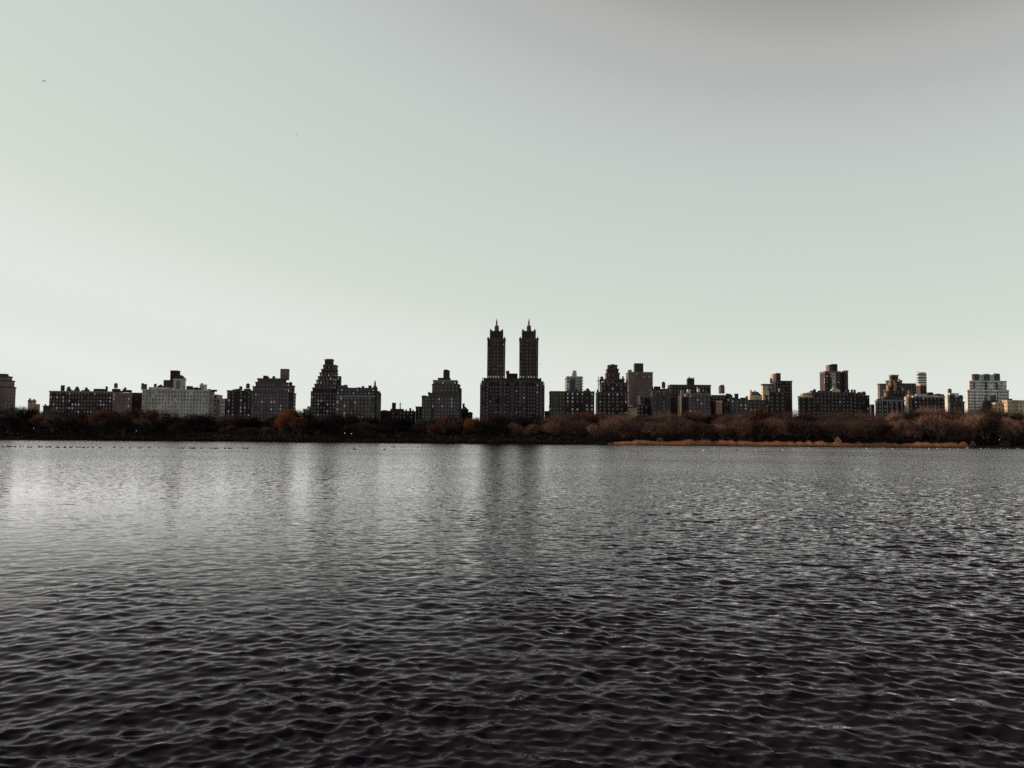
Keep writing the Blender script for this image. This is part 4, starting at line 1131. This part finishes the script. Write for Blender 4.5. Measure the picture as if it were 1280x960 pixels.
# ------------------------------------------------------------------ park lamps among the trees
def lamp(px, py, D, label):
    p = at(px, py, D); zb = float(gz_np(D))
    root = link('park_lamp', None); root.location = (p.x, D, zb)
    h = p.z - zb
    mb = MB(); mb.frustum((0, 0), -0.2, 0.5, 0.16, 0.12, 8); mb.frustum((0, 0), 0.5, h - 0.42, 0.07, 0.05, 8); mb.frustum((0, 0), h - 0.42, h - 0.32, 0.2, 0.2, 8)
    link('post', mb.mesh('post', [M['iron']]), root)
    g = MB(); g.frustum((0, 0), h - 0.315, h - 0.1, 0.24, 0.36, 10); g.frustum((0, 0), h - 0.098, h + 0.2, 0.36, 0.30, 10); g.frustum((0, 0), h + 0.202, h + 0.4, 0.30, 0.08, 10)
    link('lamp_globe', g.mesh('lamp_globe', [M['globe']], smooth=True), root)
    tag(root, label, 'lamp', 'lamp posts on the far bank')


lamp(42.3, 535.2, 570, 'white-headed lamp post on the black bank, leftmost, below the tiny cream house')
lamp(170.4, 538.4, 570, 'white-headed lamp post on the black bank below the narrow dark red building')
lamp(431, 541.5, 569, 'white-headed lamp post on the bank below the mansard roof, left one of a pair')
lamp(439.4, 542, 569, 'white-headed lamp post on the bank below the mansard roof, right one of a pair')
lamp(1249.4, 549.6, 567, 'white-headed lamp post on the dark bank at the far right')

# ------------------------------------------------------------------ birds
def lathe_body(mb, L, r, z, mi=0):
    n = 8; prof = [(-0.5, 0.05), (-0.36, 0.55), (-0.1, 1.0), (0.2, 0.92), (0.42, 0.5), (0.5, 0.12)]
    b0 = len(mb.v)
    for t, q in prof:
        for i in range(n):
            a = 2 * math.pi * i / n; mb.v.append((t * L, q * r * math.cos(a), z + q * r * 0.85 * math.sin(a) + (abs(t) * 0.12 * L if t < 0 else 0)))
    for j in range(len(prof) - 1):
        for i in range(n):
            k = (i + 1) % n; mb.f.append((b0 + j * n + i, b0 + j * n + k, b0 + (j + 1) * n + k, b0 + (j + 1) * n + i)); mb.m.append(mi)
    mb.f.append(tuple(b0 + i for i in range(n - 1, -1, -1))); mb.m.append(mi)
    mb.f.append(tuple(b0 + (len(prof) - 1) * n + i for i in range(n))); mb.m.append(mi)


def sitting(mat, k=1.0):
    mb = MB(); lathe_body(mb, 0.55 * k, 0.15 * k, 0.07 * k)
    mb.limb((0.18 * k, 0, 0.12 * k), (0.24 * k, 0, 0.30 * k), 0.055 * k, 0.04 * k, 6)
    mb.frustum((0.25 * k, 0), 0.27 * k, 0.40 * k, 0.062 * k, 0.045 * k, 7)
    mb.limb((0.29 * k, 0, 0.33 * k), (0.40 * k, 0, 0.31 * k), 0.022 * k, 0.008 * k, 4, 1)
    return mb.mesh('bird', [mat, M['iron']], smooth=True)


def flying(mat, flap):
    mb = MB(); lathe_body(mb, 0.6, 0.09, 0)
    mb.limb((0.28, 0, 0.01), (0.38, 0, 0.03), 0.05, 0.045, 6); mb.limb((0.38, 0, 0.02), (0.46, 0, 0.01), 0.02, 0.006, 4, 1)
    for s in (-1, 1):
        pts = [(0.12, 0.06, 0.03), (0.20, 0.34, 0.03 + 0.22 * flap), (0.10, 0.68, 0.03 + 0.26 * flap), (-0.04, 0.70, 0.03 + 0.26 * flap), (-0.02, 0.34, 0.03 + 0.20 * flap), (-0.14, 0.06, 0.03)]
        up = [(x, s * y, z + 0.012) for x, y, z in pts]; dn = [(x, s * y, z - 0.012) for x, y, z in pts]
        for q in ((0, 1, 4, 5), (1, 2, 3, 4)):
            mb.quad([up[i] for i in q]); mb.quad([dn[i] for i in q[::-1]])
        for i in range(6):
            j = (i + 1) % 6; mb.quad([up[i], up[j], dn[j], dn[i]])
    mb.quad([(-0.26, -0.04, 0.02), (-0.26, 0.04, 0.02), (-0.44, 0.10, 0.03), (-0.44, -0.10, 0.03)])
    return mb.mesh('bird', [mat, M['iron']])


BM = {'w': sitting(M['birdw']), 'd': sitting(M['birdd']), 'g': sitting(M['birdg'])}
rb = random.Random(5)


def on_water(px, py, kind, label, grp, k=1.0):
    # distance where the line of sight meets the water
    d = CROT @ Vector(((px - 640) / FPX, -(py - 480) / FPX, -1)); t = -CAMZ / d.z
    p = CPOS + d * t
    if p.y > SHORE - 3: p = at(px, py, SHORE - 3)
    o = link('gull' if kind == 'w' else 'waterbird', BM[kind]); o.location = (p.x, p.y, 0.0)
    o.rotation_euler = (0, 0, rb.uniform(0, 6.28)); o.scale = (k, k, k)
    tag(o, label, 'bird', grp)


for px in [2, 4, 8, 11, 14, 18, 25, 29, 36, 39, 48, 50, 53, 58, 60, 63, 71, 74, 80, 82, 87, 90, 96, 100, 104, 109, 116, 126, 142, 152]:
    on_water(px + rb.uniform(-.6, .6), 558.8 + px * 0.009 + rb.uniform(-.25, .25), 'd' if rb.random() < 0.8 else 'g', 'small dark waterbird sitting in the long row on the pale water at far left', 'waterbirds in the row at far left', 1.25)
for px in [163, 173, 176, 186, 198, 222, 225, 229, 238, 241, 244, 251, 253, 264, 268, 272, 281, 286, 289, 305, 309]:
    on_water(px + rb.uniform(-.5, .5), 560.2 + (px - 160) * 0.007 + rb.uniform(-.25, .25), 'd' if rb.random() < 0.7 else 'g', 'small dark waterbird in the sparse row on the water below the pale limestone block', 'waterbirds in the sparse row left of centre', 1.25)
on_water(443.5, 562.2, 'd', 'lone dark waterbird on the water below the mansard-roofed block', None, 1.5)
on_water(492.3, 559.2, 'd', 'lone dark waterbird near the far shore below the low building with a mast', None, 1.5)
on_water(480.5, 562.3, 'd', 'tiny dark waterbird just left of and nearer than its neighbour below the mast', None, 1.2)
on_water(453, 556.2, 'w', 'single white gull close to the far shore below the mansard-roofed block', None, 1.3)
for px, py in [(879.3, 563.2), (892.7, 560.3), (944.6, 562.6), (954.3, 560.8), (978.6, 562.5), (992.6, 560.4), (1001.6, 560), (1010.5, 560), (1012, 560.2), (1083, 560.6), (1098, 561), (1104, 560.2), (1115.5, 561.5), (1139.6, 560.2), (1149.8, 561.6),
               (1161, 561.2), (1171.5, 560.6), (1174.5, 560.5), (1178, 560.6), (1182.6, 560.5), (1186, 561), (1188.3, 561.3), (1193, 560.5), (1197.5, 560.8), (1208.5, 560), (1210, 560.1), (1226, 560.6), (1232, 560.5), (1236, 560.4), (1251, 560.6), (1260, 560.6), (1271, 560.5), (1273.6, 560.4)]:
    on_water(px, py + 0.2, 'w', 'small white gull resting on the water along the reed shore', 'white gulls resting along the right shore', 1.0)
on_water(920.5, 563, 'd', 'lone dark waterbird among the white gulls before the reed strip', None, 1.3)


def in_air(px, py, D, flap, ry, label, mat, k=1.0, rz=1.0):
    o = link('gull', flying(mat, flap)); o.location = at(px, py, D)
    o.rotation_euler = (R(12), R(ry), rz); o.scale = (k, k, k)
    tag(o, label, 'bird')


in_air(55, 101, 330, -0.9, -14, 'dark grey gull gliding high in the otherwise empty sky, the largest of the flying birds', M['birdd'], 1.75, 1.45)
in_air(370.6, 168.3, 420, 0.6, 8, 'distant gull, a tiny speck high in the sky above the stair-stepped dark tower', M['birdd'], 1.2, 0.4)
in_air(862, 446, 560, 0.4, 5, 'very faint distant bird in the sky above the wide black slab', M['birdg'], 0.85, 0.7)
in_air(675.3, 455.5, 560, 0.8, 20, 'small dark bird flying just right of the right twin tower', M['birdd'], 0.9, 0.9)
in_air(337, 560.5, 480, -0.8, -18, 'dark gull flying low over the water below the broad grey-brown block', M['birdd'], 1.35, 1.3)
